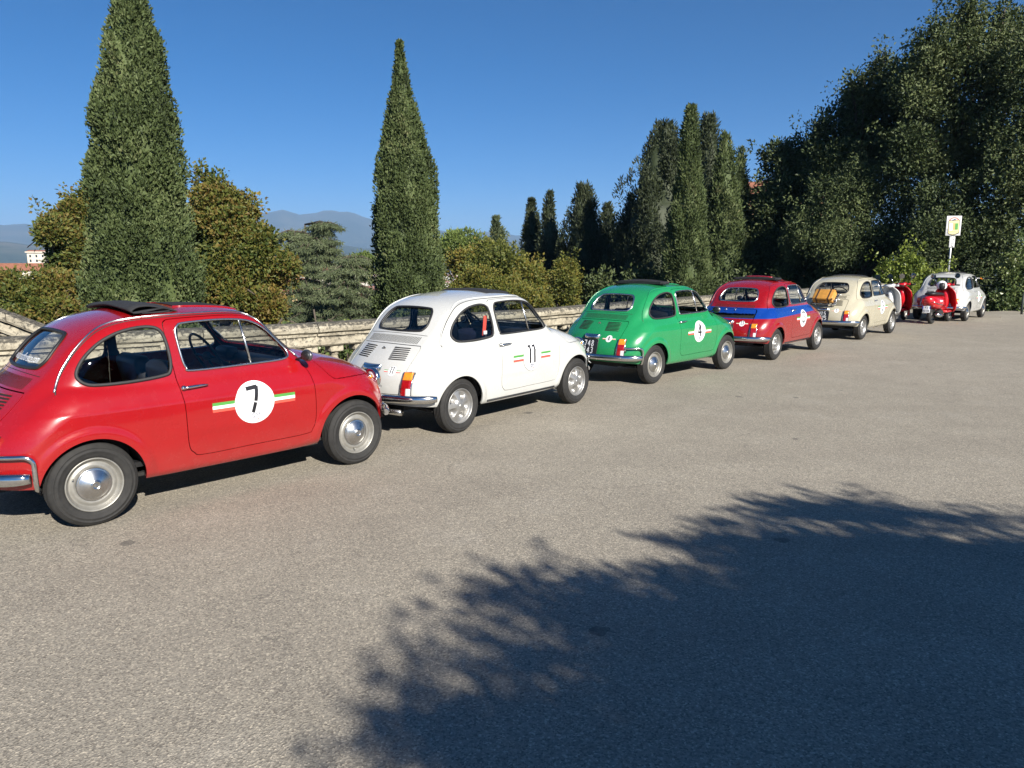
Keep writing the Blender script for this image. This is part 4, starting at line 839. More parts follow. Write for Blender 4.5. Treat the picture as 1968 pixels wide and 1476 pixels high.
def build_panels():
    P0, Q0 = surface_nets()
    side = lambda s: (lambda P: (P[:, 1]*s > .2))
    M = {}
    anyw = lambda P: np.ones(len(P), bool)
    # skirt and arches first
    P, Q = cut(P0, Q0, SKIRT, 'side', anyw, False)
    for a in ARCHES:
        for s in (-1, 1): P, Q = cut(P, Q, arch_outline(a), 'side', lambda P, s=s: P[:, 1]*s > .30, False)
    # hood
    Wp = P.copy(); sh = .055*np.clip(1-(P[:, 1]/.5)**2, 0, 1)*(P[:, 2] > .6)
    hood_in = HOODL
    def bend(P, sg):
        R = P.copy(); R[:, 0] += sg*.06*np.clip(1-(P[:, 1]/.52)**2, 0, 1)*np.clip((P[:, 2]-.6)/.1, 0, 1)*np.clip((1.0-P[:, 0])/.3, 0, 1); return R
    def cut_hood(P, Q, d, keep):
        a = sdf_box(bend(P, -1)[:, [0, 2]], off_poly(HOODL, d)); fin = a[0][Q].mean(1) < 0
        K = Q[fin == keep]; O = Q[fin != keep]; vk = np.zeros(len(P), bool); vk[K] = True; vo = np.zeros(len(P), bool); vo[O] = True; bd = vk & vo
        P = P.copy(); R = bend(P, -1); dx = a[1][bd]-R[bd][:, [0, 2]]; p = P[bd]; p[:, 0] += dx[:, 0]; p[:, 2] += dx[:, 1]
        for _ in range(5):
            f = F_body(p[:, 0], p[:, 1], p[:, 2]); g = grad_body(p); p -= np.clip(f/((g**2).sum(1)+1e-6), -.01, .01)[:, None]*g
        P[bd] = p; return P, K
    M['hood'] = cut_hood(P, Q, -.0025, True)
    P, Q = cut_hood(P, Q, .0025, False)
    front = lambda P: P[:, 0] > .15
    rear = lambda P: P[:, 0] < -.7
    M['windshield'] = cut(P, Q, WSHD, 'end', front, True); P, Q = cut(P, Q, WSHD, 'end', front, False)
    M['rear_window'] = cut(P, Q, RWIN, 'end', rear, True); P, Q = cut(P, Q, RWIN, 'end', rear, False)
    M['engine_lid'] = cut(P, Q, off_poly(LID, -.003), 'end', rear, True); P, Q = cut(P, Q, off_poly(LID, .003), 'end', rear, False)
    for nm, s in (('R', -1), ('L', 1)):
        d = side(s)
        M['quarter_window'+nm] = cut(P, Q, QWIN, 'side', d, True); P, Q = cut(P, Q, QWIN, 'side', d, False)
        dp, dq = cut(P, Q, off_poly(DOOR, -.0025), 'side', d, True); P, Q = cut(P, Q, off_poly(DOOR, .0025), 'side', d, False)
        M['door_window'+nm] = cut(dp, dq, DWIN, 'side', d, True); M['door'+nm] = cut(dp, dq, DWIN, 'side', d, False)
    M['body'] = (P, Q)
    return M
# ------------------------------------------------------------------ car parts shared by all the cars
PANELS = build_panels()
PAINT_PARTS = ('body', 'door', 'hood', 'engine_lid')
MESH = {}
for k_, (P_, Q_) in PANELS.items():
    if 'win' in k_ or k_ == 'windshield':
        P2, Q2 = compact(P_, Q_); Nn = normal_body(P2); MESH[k_] = mesh_np(k_, P2-Nn*.006, Q2, Nn)
    else:
        V_, F_, Nn = rim_mesh(P_, Q_, .014); MESH[k_] = mesh_np(k_, V_, F_, Nn)
def lid_split(zcut, upper):
    P_, Q_ = PANELS['engine_lid']; k = (P_[Q_][:, :, 2].mean(1) > zcut) == upper
    V_, F_, Nn = rim_mesh(P_, Q_[k], .014); return mesh_np('engine_lid', V_, F_, Nn)
# dark lining of the cabin: the panels above the belt, set 2 cm inwards
def lining():
    Vs = []; Fs = []; n = 0
    for k in ('body', 'doorR', 'doorL'):
        P_, Q_ = PANELS[k]; q = Q_[(P_[Q_][:, :, 2].mean(1) > .86) & (P_[Q_][:, :, 0].mean(1) > -1.12) & (P_[Q_][:, :, 0].mean(1) < .62)]
        p, q = compact(P_, q); p = p-normal_body(p)*.02; Vs.append(p); Fs.append(q[:, ::-1]+n); n += len(p)
    return mesh_np('cabin_lining', np.vstack(Vs), np.vstack(Fs))
MESH['lining'] = lining()
def side_path(pts, off=.004, sgn=-1):
    p = np.asarray(pts, float); return surf_side(p[:, 0], p[:, 1], sgn, off)
def end_path(pts, off=.004, rear=True):
    p = np.asarray(pts, float); return surf_end(p[:, 0], p[:, 1], rear, off)
def plan_ring(z, ang, off, cx=-.9):
    """points round the tail (or nose) at height z, by angle about (cx,0)"""
    ang = np.asarray(ang, float); lo = np.full(ang.shape, .05); hi = np.full(ang.shape, 1.4)
    for _ in range(30):
        m = .5*(lo+hi); o = F_body(cx+m*np.cos(ang), m*np.sin(ang), np.full(ang.shape, z)) > 0; hi = np.where(o, m, hi); lo = np.where(o, lo, m)
    r = .5*(lo+hi)+off; return np.stack([cx+r*np.cos(ang), r*np.sin(ang), np.full(ang.shape, z)], 1)
GUTTER = spline_open([(-1.055, .795), (-1.0, .905), (-.905, 1.030), (-.793, 1.122), (-.675, 1.168), (-.53, 1.190), (-.35, 1.199), (-.07, 1.203), (.10, 1.195), (.175, 1.178), (.238, 1.134), (.335, 1.025), (.43, .932), (.485, .868)], 6)
def mk(b, name, m, recalc=True):
    me = b.mesh(name)
    if recalc: b.recalc(me)
    if m is not None: me.materials.append(m)
    return me
def shared():
    S = {}
    for s, t in ((-1, 'R'), (1, 'L')):
        S['qseal'+t] = MB().tube(side_path(QWIN[::2], .003, s), .0105, 6, True)
        S['dframe'+t] = MB().tube(side_path(DWIN[::2], .004, s), .0075, 6, True)
        S['gutter'+t] = MB().tube(side_path(GUTTER, .005, s), .0062, 6)
        g2 = GUTTER.copy(); g2[:, 1] -= .012; S['gutter_shadow_gap'+t] = MB().tube(side_path(g2, .0005, s), .004, 4)  # black tube drawn as the shade under the gutter lip
        # vent window post
        pp = np.array([[.078, 1.145], [.095, 1.0], [.112, .858]]); S['post'+t] = MB().tube(side_path(pp, -.001, s), .0085, 6)
        # handle
        hb = MB(); c = side_path([(-.375, .752), (-.345, .754), (-.30, .756), (-.25, .757), (-.218, .757)], .022, s); hb.tube(c, [.010, .0135, .0125, .010, .006], 8, squash=.8)
        hb.tube(side_path([(-.37, .752), (-.37, .752)], 0, s)+np.array([[0, 0, 0], [0, s*.02, 0]]), .016, 8); S['handle'+t] = hb
        # crease above the shoulder and sill trim
        S['sill'+t] = MB().tube(side_path([(-.55, .242), (-.1, .242), (.25, .242), (.52, .242)], .004, s), .009, 4)
        S['seam'+t] = MB().tube(np.vstack([side_path([(-1.06, .792), (-1.10, .790), (-1.14, .787)], .0004, s)]), .0022, 4)
        # side turn light
        c = surf_side(np.array([1.13]), np.array([.645]), s)[0]; S['turn'+t] = (c, s)
    S['rseal'] = MB().tube(end_path(RWIN[::2], .003), .0115, 6, True)
    S['wseal'] = MB().tube(end_path(WSHD[::2], .003, False), .011, 6, True)
    # bumpers: blade with a D section following the body
    def bumper(cx, a0, a1, z, off, h=.036, d=.022):
        P = plan_ring(z, np.linspace(a0, a1, 41), off, cx); sec = [(-.006, -h), (d*.55, -h*.92), (d, -h*.5), (d*1.12, 0), (d, h*.5), (d*.55, h*.92), (-.006, h), (-.012, h*.6), (-.012, -h*.6)]
        T = np.gradient(P, axis=0); T /= np.linalg.norm(T, axis=1, keepdims=True); nrm = np.stack([T[:, 1], -T[:, 0], 0*T[:, 0]], 1)
        if (nrm[20]*(P[20]-np.array([cx, 0, z]))).sum() < 0: nrm = -nrm
        w = np.ones(41); w[:3] = (.72, .9, .98); w[-3:] = (.98, .9, .72)
        G = np.array([[P[i]+nrm[i]*(u-(1-w[i])*.02)+np.array([0, 0, v*w[i]]) for u, v in sec+[sec[0]]] for i in range(41)])
        b = MB().grid(G); b.add([G[0, j] for j in range(9)], [tuple(range(9))]); b.add([G[-1, j] for j in range(9)], [tuple(range(8, -1, -1))]); return b
    S['rbumper'] = bumper(-.9, R(180-62), R(180+62), .358, .045)
    S['fbumper'] = bumper(.9, R(-56), R(56), .345, .04)
    S['overriders'] = MB()
    for y in (.2, -.2):
        p = surf_end(np.array([y]), np.array([.36]), True, .06)[0]
        S['overriders'].tube([p+np.array([.035, 0, .10]), p+np.array([0, 0, .085]), p+np.array([-.022, 0, .03]), p+np.array([-.024, 0, -.03]), p+np.array([0, 0, -.07])], [.012, .02, .024, .024, .014], 8)
    # corner guard tubes
    for s, t in ((-1, 'R'), (1, 'L')):
        a = R(180)+np.linspace(R(45), R(59), 12)*(1 if s < 0 else -1)
        P = plan_ring(.478, a, .030); e = P[-1]
        dn = []
        for k in range(1, 7):
            th = k/6*math.pi/2; z = .478-.045*(1-math.cos(th)); P2 = plan_ring(z, [a[-1]+s*-1*0+(1 if s < 0 else -1)*R(4.5)*math.sin(th)], .030)[0]; dn.append(P2)
        for z in (.40, .36, .32, .285, .268):
            dn.append(plan_ring(z, [a[-1]+(1 if s < 0 else -1)*R(4.5)], .028 if z > .28 else .0)[0])
        P = np.vstack([P, dn]); P = np.vstack([P[0]+np.array([.02, 0, -.045]), P[0]+np.array([.002, 0, -.016]), P[1:]]); S['guard'+t] = MB().tube(P, .0135, 8)
    # tail lamps
    def patch(y0, y1, z0, z1, off, base=0., n=7):
        ys = np.linspace(y0, y1, n); zs = np.linspace(z0, z1, n); Y, Z = np.meshgrid(ys, zs, indexing='ij')
        P = surf_end(Y, Z); nn = normal_body(P.reshape(-1, 3)).reshape(P.shape); e = np.ones((n, n)); e[0] = e[-1] = 0; e[:, 0] = e[:, -1] = 0
        G = P+nn*(base+(off-base)*e)[..., None]
        # push the rim to the same outline
        b = MB(); G2 = P+nn*off; gx = np.concatenate([[G2[0]*0+P[0]+nn[0]*base], G2, [P[-1]+nn[-1]*base]]); return b.grid(gx)
    for s, t in ((-1, 'R'), (1, 'L')):
        ya, yb, ym = s*.394, s*.470, s*.436
        S['lampframe'+t] = MB(); ys = np.array([ya-s*.006, yb-s*.02, yb+s*.004, yb+s*.008, yb+s*.006, ya+s*.02, ya-s*.008, ya-s*.006]); zs = np.array([.578, .582, .572, .48, .380, .374, .380, .48])
        S['lampframe'+t].tube(surf_end(ys, zs, True, .016), .0095, 6, True)
        S['lampbody'+t] = patch(ya-s*.004, yb+s*.006, .378, .578, .014)
        S['amber'+t] = patch(ya, yb, .512, .570, .034); S['redl'+t] = patch(ya, yb, .446, .5105, .034)
        S['redl'+t].v += []; lo = patch(ya, ym, .386, .4445, .034); S['redl'+t].add(lo.v, lo.f, True); S['clear'+t] = patch(ym+s*.001, yb, .386, .4445, .034)
    # number plate and its lamp
    c = surf_end(np.array([0.]), np.array([.475]), True, .02)[0]; tilt = math.atan2(-1.425+1.478, .57-.38)
    S['plate_c'] = (c, tilt)
    b = MB(); n = 17
    G = np.array([[[-1.405-.075*math.sin(p)*math.sin(t), .118*math.cos(t), .592+.040*math.cos(p)] for p in np.linspace(0, math.pi*.62, 9)] for t in np.linspace(0, math.pi, n)]); b.grid(G); S['platelamp'] = b
    # engine lid louvres: ribs, and dark strips painting the shade in each slot
    for s, t in ((-1, 'R'), (1, 'L')):
        b = MB(); br = MB()
        for k in range(7):
            z = .672+k*.0155; y0, y1 = s*(.118+.02*(1-k/6)), s*(.302+.02*(1-k/6)); ys = np.linspace(y0, y1, 7)
            P = surf_end(ys, np.full(7, z), True, .0012); Pu = surf_end(ys, np.full(7, z+.0075), True, .0012)
            b.grid(np.stack([P, Pu], 0), False)
            br.tube(surf_end(ys, np.full(7, z+.0105), True, .002), [.001, .0045, .005, .005, .005, .0045, .001], 5)
        S['louvre_slots'+t] = b; S['louvre_ribs'+t] = br
    # vent grille above the lid: narrow upright slots, their shade painted as dark strips
    b = MB()
    for k in range(42):
        y = -.325+.65*k/41
        zs = np.linspace(.812, .868, 4)-.006*(y/.33)**2; yy = np.array([y-.0035, y+.0035]); G = surf_end(np.repeat(yy, 4).reshape(2, 4), np.vstack([zs, zs]), True, .0012); b.grid(G, False)
    S['vent_slots'] = b
    ys = np.linspace(-.375, .375, 15); S['vent_seam'] = MB().tube(surf_end(ys, .886-.012*(ys/.37)**2, True, .0005), .0024, 4)
    # badge
    p = surf_end(np.array([0.]), np.array([.757]), True, .006)[0]; S['badge'] = MB().box(p+np.array([0, -.005, .004]), (.008, .03, .012), Matrix.Rotation(.6, 3, 'X')).box(p+np.array([0, .012, -.008]), (.008, .034, .006), Matrix.Rotation(.6, 3, 'X'))
    # head lamps
    for s, t in ((-1, 'R'), (1, 'L')):
        S['headring'+t] = MB().lathe([(.060, 0), (.080, -.012), (.086, .01), (.085, .025), (.079, .036), (.073, .034)], 24, 'x', (1.222, s*.412, .608))
        S['headlens'+t] = MB().ball((1.242, s*.412, .608), (.032, .074, .074), 20, 10)
    # underbody: floor, wheel wells
    b = MB(); b.box((-.02, 0, .222), (2.3, 1.0, .02)); b.box((-1.2, 0, .36), (.32, .7, .25)); b.box((1.08, 0, .34), (.4, .72, .2)); b.box((0, .5, .225), (1.2, .16, .03)); b.box((0, -.5, .225), (1.2, .16, .03))
    for ax, az, ar in ARCHES:
        for s in (-1, 1):
            t = np.linspace(.24, math.pi-.24, 21); G = np.array([[(ax+(ar+.012)*math.cos(a), s*y, az+(ar+.012)*math.sin(a)) for y in (.33, .60)] for a in t for y_ in (1,)])
            b.grid(G); b.add([(ax, s*.34, az)]+[(ax+(ar+.012)*math.cos(a), s*.34, az+(ar+.012)*math.sin(a)) for a in t], [(0, i, i+1) for i in range(1, 21)])
    b.tube([(-.92, -.6, .2475), (-.92, .6, .2475)], .03, 8); b.tube([(.92, -.6, .2475), (.92, .6, .2475)], .03, 8)
    S['underbody'] = b
    # cabin: floor pan, seats, dashboard, wheel
    b = MB(); b.box((-.1, 0, .30), (1.3, 1.1, .03)); b.box((-.86, 0, .52), (.42, .84, .44)); b.box((.56, 0, .55), (.05, 1.0, .5)); S['floor'] = b
    for s, t in ((-1, 'R'), (1, 'L')):
        b = MB(); b.bbox((-.05, s*.27, .44), (.46, .44, .16), .05); b.bbox((-.30, s*.27, .66), (.12, .42, .46), .05, Matrix.Rotation(-.22, 3, 'Y')); S['seat'+t] = b
    b = MB(); b.bbox((-.70, 0, .56), (.34, .98, .14), .05); b.bbox((-.90, 0, .72), (.10, .96, .30), .045, Matrix.Rotation(-.3, 3, 'Y')); S['rearseat'] = b
    b = MB(); b.bbox((.44, 0, .80), (.16, 1.02, .075), .03); b.bbox((.36, .28, .845), (.10, .22, .08), .03); S['dash'] = b
    b = MB(); c = np.array([.20, .28, .82]); e1 = np.array([0, 1, 0]); e2 = np.array([-.45, 0, .89]); t = np.linspace(0, 2*math.pi, 28, endpoint=False)
    b.tube([c+.195*(math.cos(a)*e1+math.sin(a)*e2) for a in t], .0105, 6, True)
    for a in (0, math.pi, -math.pi/2): b.tube([c, c+.19*(math.cos(a)*e1+math.sin(a)*e2)], .009, 5)
    b.tube([c, c+np.array([.25, 0, -.13])], .022, 8); b.ball(c, .035, 10, 6); S['wheel'] = b
    # inner mirror, hook
    b = MB(); b.bbox((.23, 0, 1.10), (.015, .16, .045), .006); b.tube([(.235, 0, 1.12), (.26, 0, 1.165)], .006, 5); S['innermirror'] = b
    b = MB(); b.tube([(-1.20, -.12, .21), (-1.46, -.12, .205), (-1.47, -.14, .205)], .02, 10); b.tube([(-1.40, -.36, .225), (-1.40, -.05, .222)], [.03, .034], 10); S['exhaust'] = b
    b = MB(); p = surf_end(np.array([-.05]), np.array([.35]), True, .07)[0]; b.tube([p+np.array([0, 0, .03]), p+np.array([-.012, 0, -.01]), p+np.array([0, 0, -.06]), p+np.array([.01, -.03, -.075])], .007, 6); S['towhook'] = b
    # roof: fabric panel closed, opening as a black sheet for its shade, folded roll
    xs = np.linspace(-.24, .18, 12); ys = np.linspace(-.335, .335, 15); X, Y = np.meshgrid(xs, ys, indexing='ij'); ed = np.ones(X.shape); ed[0] = ed[-1] = 0; ed[:, 0] = ed[:, -1] = 0
    P = surf_top(X, Y); S['fabric'] = MB().grid(P+np.array([0, 0, 1.])*(.003+.013*ed+.004*ed*np.cos(X*34)**2)[..., None])
    xs = np.linspace(-.24, .165, 8); ys = np.linspace(-.24, .24, 11); X, Y = np.meshgrid(xs, ys, indexing='ij'); S['opening'] = MB().grid(surf_top(X, Y, .0035))
    fr = [(-.25, -.255), (.178, -.255), (.188, 0), (.178, .255), (-.25, .255)]; q = spline_open(fr, 6); S['opening_frame'] = MB().tube(surf_top(q[:, 0], q[:, 1], .002), .006, 6)
    return S
SH = shared()
SHM = {}
def part(name, key, m, parent, mats=None):
    """object sharing a library mesh, material held by the object so that cars can differ"""
    k = key
    if k not in SHM:
        me = SH[k].mesh(k); SH[k].recalc(me); me.materials.append(None); SHM[k] = me
    o = link(name, SHM[k], parent); o.material_slots[0].link = 'OBJECT'; o.material_slots[0].material = m; return o
def panel(name, key, m, parent):
    me = MESH[key]
    if not me.materials: me.materials.append(None)
    o = link(name, me, parent); o.material_slots[0].link = 'OBJECT'; o.material_slots[0].material = m; return o

# ---- wheels -------------------------------------------------------------
def tyre_mb():
    b = MB(); R0 = .2475
    prof = [(.155, -.040), (.162, -.056), (.178, -.0615), (.192, -.0632), (.197, -.0672), (.203, -.0672), (.207, -.0628), (.217, -.0614), (.2195, -.0640), (.2225, -.0635), (.2245, -.0600), (.232, -.0555), (.2405, -.0475), (.2460, -.0410)]
    tread = []
    for c in (-.028, -.010, .010, .028): tread += [(R0, c-.0035), (R0-.006, c-.0022), (R0-.006, c+.0022), (R0, c+.0035)]
    return b.lathe(prof+tread+[(r, -h) for r, h in prof[::-1]], 56, 'y')
def rim_mb(kind):
    """outer face towards -y"""
    b = MB()
    b.lathe([(.156, -.040), (.161, -.052), (.159, -.058), (.154, -.0585), (.150, -.052), (.146, -.040), (.141, -.034), (.136, -.028)], 48, 'y')
    if kind == 'cap': b.lathe([(.137, -.028), (.130, -.026), (.122, -.034), (.112, -.037), (.100, -.035), (.096, -.030), (0.001, -.028)], 48, 'y')
    elif kind == 'spoke':
        nr, nt = 16, 100; G = np.zeros((nt, nr, 3))
        for i in range(nt):
            t = 2*math.pi*i/nt; k = .5+.5*math.cos(5*t)
            for j in range(nr):
                r = .020+(.137-.020)*j/(nr-1); u = (r-.02)/.117
                win = math.exp(-((r-.092)/.024)**2)*max(0, (k-.35)/.65)**.6
                y = -.060+.030*u**1.3+.040*win; G[i, j] = (r*math.cos(t), y, r*math.sin(t))
        b.grid(G, closed_u=True); b.lathe([(.0005, -.064), (.016, -.064), (.021, -.058)], 20, 'y')
    else:
        nr, nt = 16, 128; ns = 8 if kind == 'slot' else 12; G = np.zeros((nt, nr, 3))
        for i in range(nt):
            t = 2*math.pi*i/nt; k = .5+.5*math.cos(ns*t)
            for j in range(nr):
                r = .022+(.137-.022)*j/(nr-1); u = (r-.022)/.115
                win = (1 if abs(r-.106) < .017 else 0)*(1 if k > .42 else 0)
                y = -.034-.016*math.exp(-((r-.066)/.030)**2)+.012*u+.030*win; G[i, j] = (r*math.cos(t), y, r*math.sin(t))
        b.grid(G, closed_u=True); b.lathe([(.0005, -.052), (.026, -.050), (.034, -.040), (.036, -.030)], 24, 'y')
        for q in range(4):
            a = q*math.pi/2+.4; b.lathe([(.0005, -.058), (.009, -.057), (.0095, -.040)], 8, 'y', (.060*math.cos(a), 0, .060*math.sin(a)))
    a = -.9; b.tube([(.118*math.cos(a), -.034, .118*math.sin(a)), (.128*math.cos(a), -.060, .128*math.sin(a))], .0045, 6)
    return b
def cap_mb():
    return MB().lathe([(.098, -.034), (.0985, -.042), (.094, -.046), (.088, -.0445), (.084, -.047), (.060, -.060), (.034, -.071), (.026, -.073), (.024, -.078), (.020, -.0785), (.018, -.075), (.010, -.076), (.0005, -.077)], 48, 'y')
WM = {'tyre': mk(tyre_mb(), 'tyre', M_TYRE), 'cap': mk(cap_mb(), 'hubcap', M_CAP)}
for k in ('cap', 'spoke', 'slot', 'vent'): WM['rim_'+k] = mk(rim_mb(k), 'rim', M_RIMCREAM if k == 'cap' else M_RIM)
WM['hub'] = mk(MB().lathe([(.155, .03), (.155, -.02), (.10, -.0), (.001, -.0)], 32, 'y'), 'brake_drum', M_DARKMETAL)
def make_wheel(car, x, s, kind, spin, steer=0.):
    w = link('wheel', WM['tyre'], car); w.name = 'wheel'; w.location = (x, s*.568, .2475); w.rotation_euler = (0, spin, (0 if s < 0 else math.pi)+steer)
    r = link('rim', WM['rim_'+kind], w); d = link('brake_drum', WM['hub'], w)
    if kind == 'cap': link('hubcap', WM['cap'], w)

# ---- flat print on panels -------------------------------------------------
DIG = {'7': [[(-.34, .42), (.15, .47)], [(.13, .5), (.035, -.08)], [(.02, -.13), (-.10, -.52)]],
       '1': [[(-.17, .45), (.02, .5), (-.005, .0), (.03, -.5)]],
       '4': [[(.10, -.5), (.06, .5), (-.26, -.18), (.26, -.2)]],
       '3': [[(-.2, .42), (.0, .5), (.2, .36), (.18, .12), (.0, .03), (.2, -.08), (.22, -.34), (.0, -.5), (-.22, -.4)]],
       '5': [[(.22, .5), (-.16, .5), (-.18, .08), (.06, .14), (.22, -.04), (.2, -.36), (0, -.5), (-.22, -.4)]],
       '9': [[(.2, .2), (.1, .0), (-.12, .02), (-.22, .25), (-.1, .48), (.12, .48), (.22, .2), (.16, -.2), (-.1, -.5)]],
       '2': [[(-.2, .3), (-.08, .5), (.16, .46), (.2, .2), (-.22, -.5), (.24, -.5)]],
       '8': [[(0, .04), (-.18, .26), (-.1, .48), (.1, .48), (.18, .26), (0, .04), (-.22, -.22), (-.12, -.48), (.12, -.48), (.22, -.22), (0, .04)]],
       '6': [[(.14, .5), (-.14, .1), (-.22, -.22), (-.1, -.48), (.1, -.48), (.22, -.22), (.1, .02), (-.14, -.02)]],
       '0': [[(0, .5), (-.2, .3), (-.2, -.3), (0, -.5), (.2, -.3), (.2, .3), (0, .5)]],
       'N': [[(-.22, -.5), (-.22, .5), (.22, -.5), (.22, .5)]], 'A': [[(-.24, -.5), (0, .5), (.24, -.5)], [(-.15, -.14), (.15, -.14)]],
       'F': [[(.2, .5), (-.2, .5), (-.2, -.5)], [(-.2, .04), (.14, .04)]], 'I': [[(0, .5), (0, -.5)]]}
def stroke2(path, w):
    """2-D stroke as quads, mitred"""
    p = np.array(path, float); q = [p[0]]
    for a, b in zip(p[:-1], p[1:]):
        m = max(1, int(np.linalg.norm(b-a)/.18)); q += [a+(b-a)*k/m for k in range(1, m+1)]
    q = np.array(q); t = np.gradient(q, axis=0); t /= np.linalg.norm(t, axis=1, keepdims=True)+1e-9; n = np.stack([-t[:, 1], t[:, 0]], 1)*w/2
    V = np.concatenate([q+n, q-n]); k = len(q); return V, [(i, i+1, k+i+1, k+i) for i in range(k-1)]
def digits2(text, h, w=.115, adv=.5):
    V = []; F = []; n = 0; x = -(len(text)-1)*adv/2
    for ch in text:
        for st in DIG.get(ch, []):
            v, f = stroke2(st, w); V.append((v+np.array([x, 0]))*h); F += [tuple(i+n for i in q) for q in f]; n += len(v)
        x += adv
    return np.vstack(V), F
def text2(txt, h, width=None):
    """letter shapes of the built-in font as a flat triangle mesh (x,y), centred"""
    cu = bpy.data.curves.new('t', 'FONT'); cu.body = txt; cu.size = 1; cu.resolution_u = 2; o = bpy.data.objects.new('t', cu); COL.objects.link(o)
    bpy.context.view_layer.update(); me = o.evaluated_get(bpy.context.evaluated_depsgraph_get()).to_mesh()
    V = np.array([v.co[:2] for v in me.vertices]); F = [tuple(p.vertices) for p in me.polygons]
    o.to_mesh_clear() if False else None; bpy.data.objects.remove(o); bpy.data.curves.remove(cu)
    c = (V.min(0)+V.max(0))/2; V = V-c; s = h/(V[:, 1].max()-V[:, 1].min()); V = V*s
    if width: V[:, 0] *= width/(V[:, 0].max()-V[:, 0].min())
    return V, F
def disc2(r, n=40, rings=4):
    V = [(0, 0)]; F = []
    for k in range(1, rings+1): V += [(r*k/rings*math.cos(2*math.pi*i/n), r*k/rings*math.sin(2*math.pi*i/n)) for i in range(n)]
    F += [(0, 1+i, 1+(i+1) % n) for i in range(n)]
    for k in range(rings-1):
        a = 1+k*n; b = a+n; F += [(a+i, b+i, b+(i+1) % n, a+(i+1) % n) for i in range(n)]
    return np.array(V), F
def rect2(x0, x1, y0, y1, nx=6, ny=2):
    X, Y = np.meshgrid(np.linspace(x0, x1, nx), np.linspace(y0, y1, ny), indexing='ij'); V = np.stack([X.ravel(), Y.ravel()], 1)
    return V, [(i*ny+j, (i+1)*ny+j, (i+1)*ny+j+1, i*ny+j+1) for i in range(nx-1) for j in range(ny-1)]
def on_side(V, cx, cz, off, s=-1):
    x = cx+V[:, 0]*(1 if s < 0 else -1); return surf_side(x, cz+V[:, 1], s, off)
def on_rear(V, cy, cz, off): return surf_end(cy-V[:, 0], cz+V[:, 1], True, off)
TXT = [text2('WALK', .019, .066), text2('ABOUT', .016, .066), text2('TOURS', .016, .066)]
WEB = text2('walkaboutflorence.com', .042, .46)
def put(name, VF, fn, m, parent):
    V, F = VF; b = MB(); b.add(fn(V), F); return b.build(name, m, parent)
def door_roundel(door, num, s, white_car=False, far=False):
    cx, cz = .087, .603; f = lambda off: (lambda V: on_side(V, cx, cz, off, s))
    d = put('number_roundel', disc2(.1425, 48, 10), f(.0028), M_WHITE, door)
    if white_car: V, F = stroke2([(.1435*math.cos(a), .1435*math.sin(a)) for a in np.linspace(0, 2*math.pi, 49)], .0022); put('roundel_outline', (V, F), f(.004), M_INK, door)
    V, F = digits2(num, .172, .155, .43); sc = np.array([.95, 1]); put('numeral', (V*sc+np.array([0, .022]), F), f(.0052), M_INK, door)
    b = MB(); b2 = MB()
    if not far:
        for (V, F), y in ((TXT[0], -.079), (TXT[1], -.098)): b.add(f(.0052)(V+np.array([.004, y])), F)
        b.build('lettering', M_NAVY, door); V, F = TXT[2]; b2.add(f(.0052)(V+np.array([.004, -.117])), F); b2.build('lettering', M_ORANGEPRINT, door)
    for x0, x1 in ((-.293, -.1375), (.1375, .302)):
        for k, m in enumerate((M_REDP, M_WHITE, M_GREENP)): put('flag_stripe', rect2(x0, x1, -.031+k*.0207, -.031+(k+1)*.0207, 8, 3), f(.0024), m, door)
def rear_roundel(lid, num):
    cy, cz = -.252, .582; f = lambda off: (lambda V: on_rear(V, cy, cz, off))
    put('number_roundel', disc2(.041, 24, 2), f(.0022), M_WHITE, lid); V, F = digits2(num, .054, .15, .43); put('numeral', (V+np.array([0, .006]), F), f(.0052), M_INK, lid)
    for x0, x1 in ((-.088, -.040), (.040, .088)):
        for k, m in enumerate((M_REDP, M_WHITE, M_GREENP)): put('flag_stripe', rect2(x0, x1, -.009+k*.006, -.009+(k+1)*.006, 3), f(.0016), m, lid)
def plate(car, l1, l2):
    c, t = SH['plate_c']; rot = Matrix.Rotation(t, 3, 'Y'); p = MB().bbox(c, (.008, .272, .19), .003, rot).build('number_plate', M_INK, car)
    b = MB()
    for txt, z in ((l1, .042), (l2, -.045)):
        if txt:
            V, F = digits2(txt, .072, .15, .74 if len(txt) < 4 else .70)
            b.add([np.array(c)+np.array(rot) @ np.array([-.0055, -x, y+z]) for x, y in V], F)
    if l1 or l2: b.build('plate_characters', M_WHITE, p)

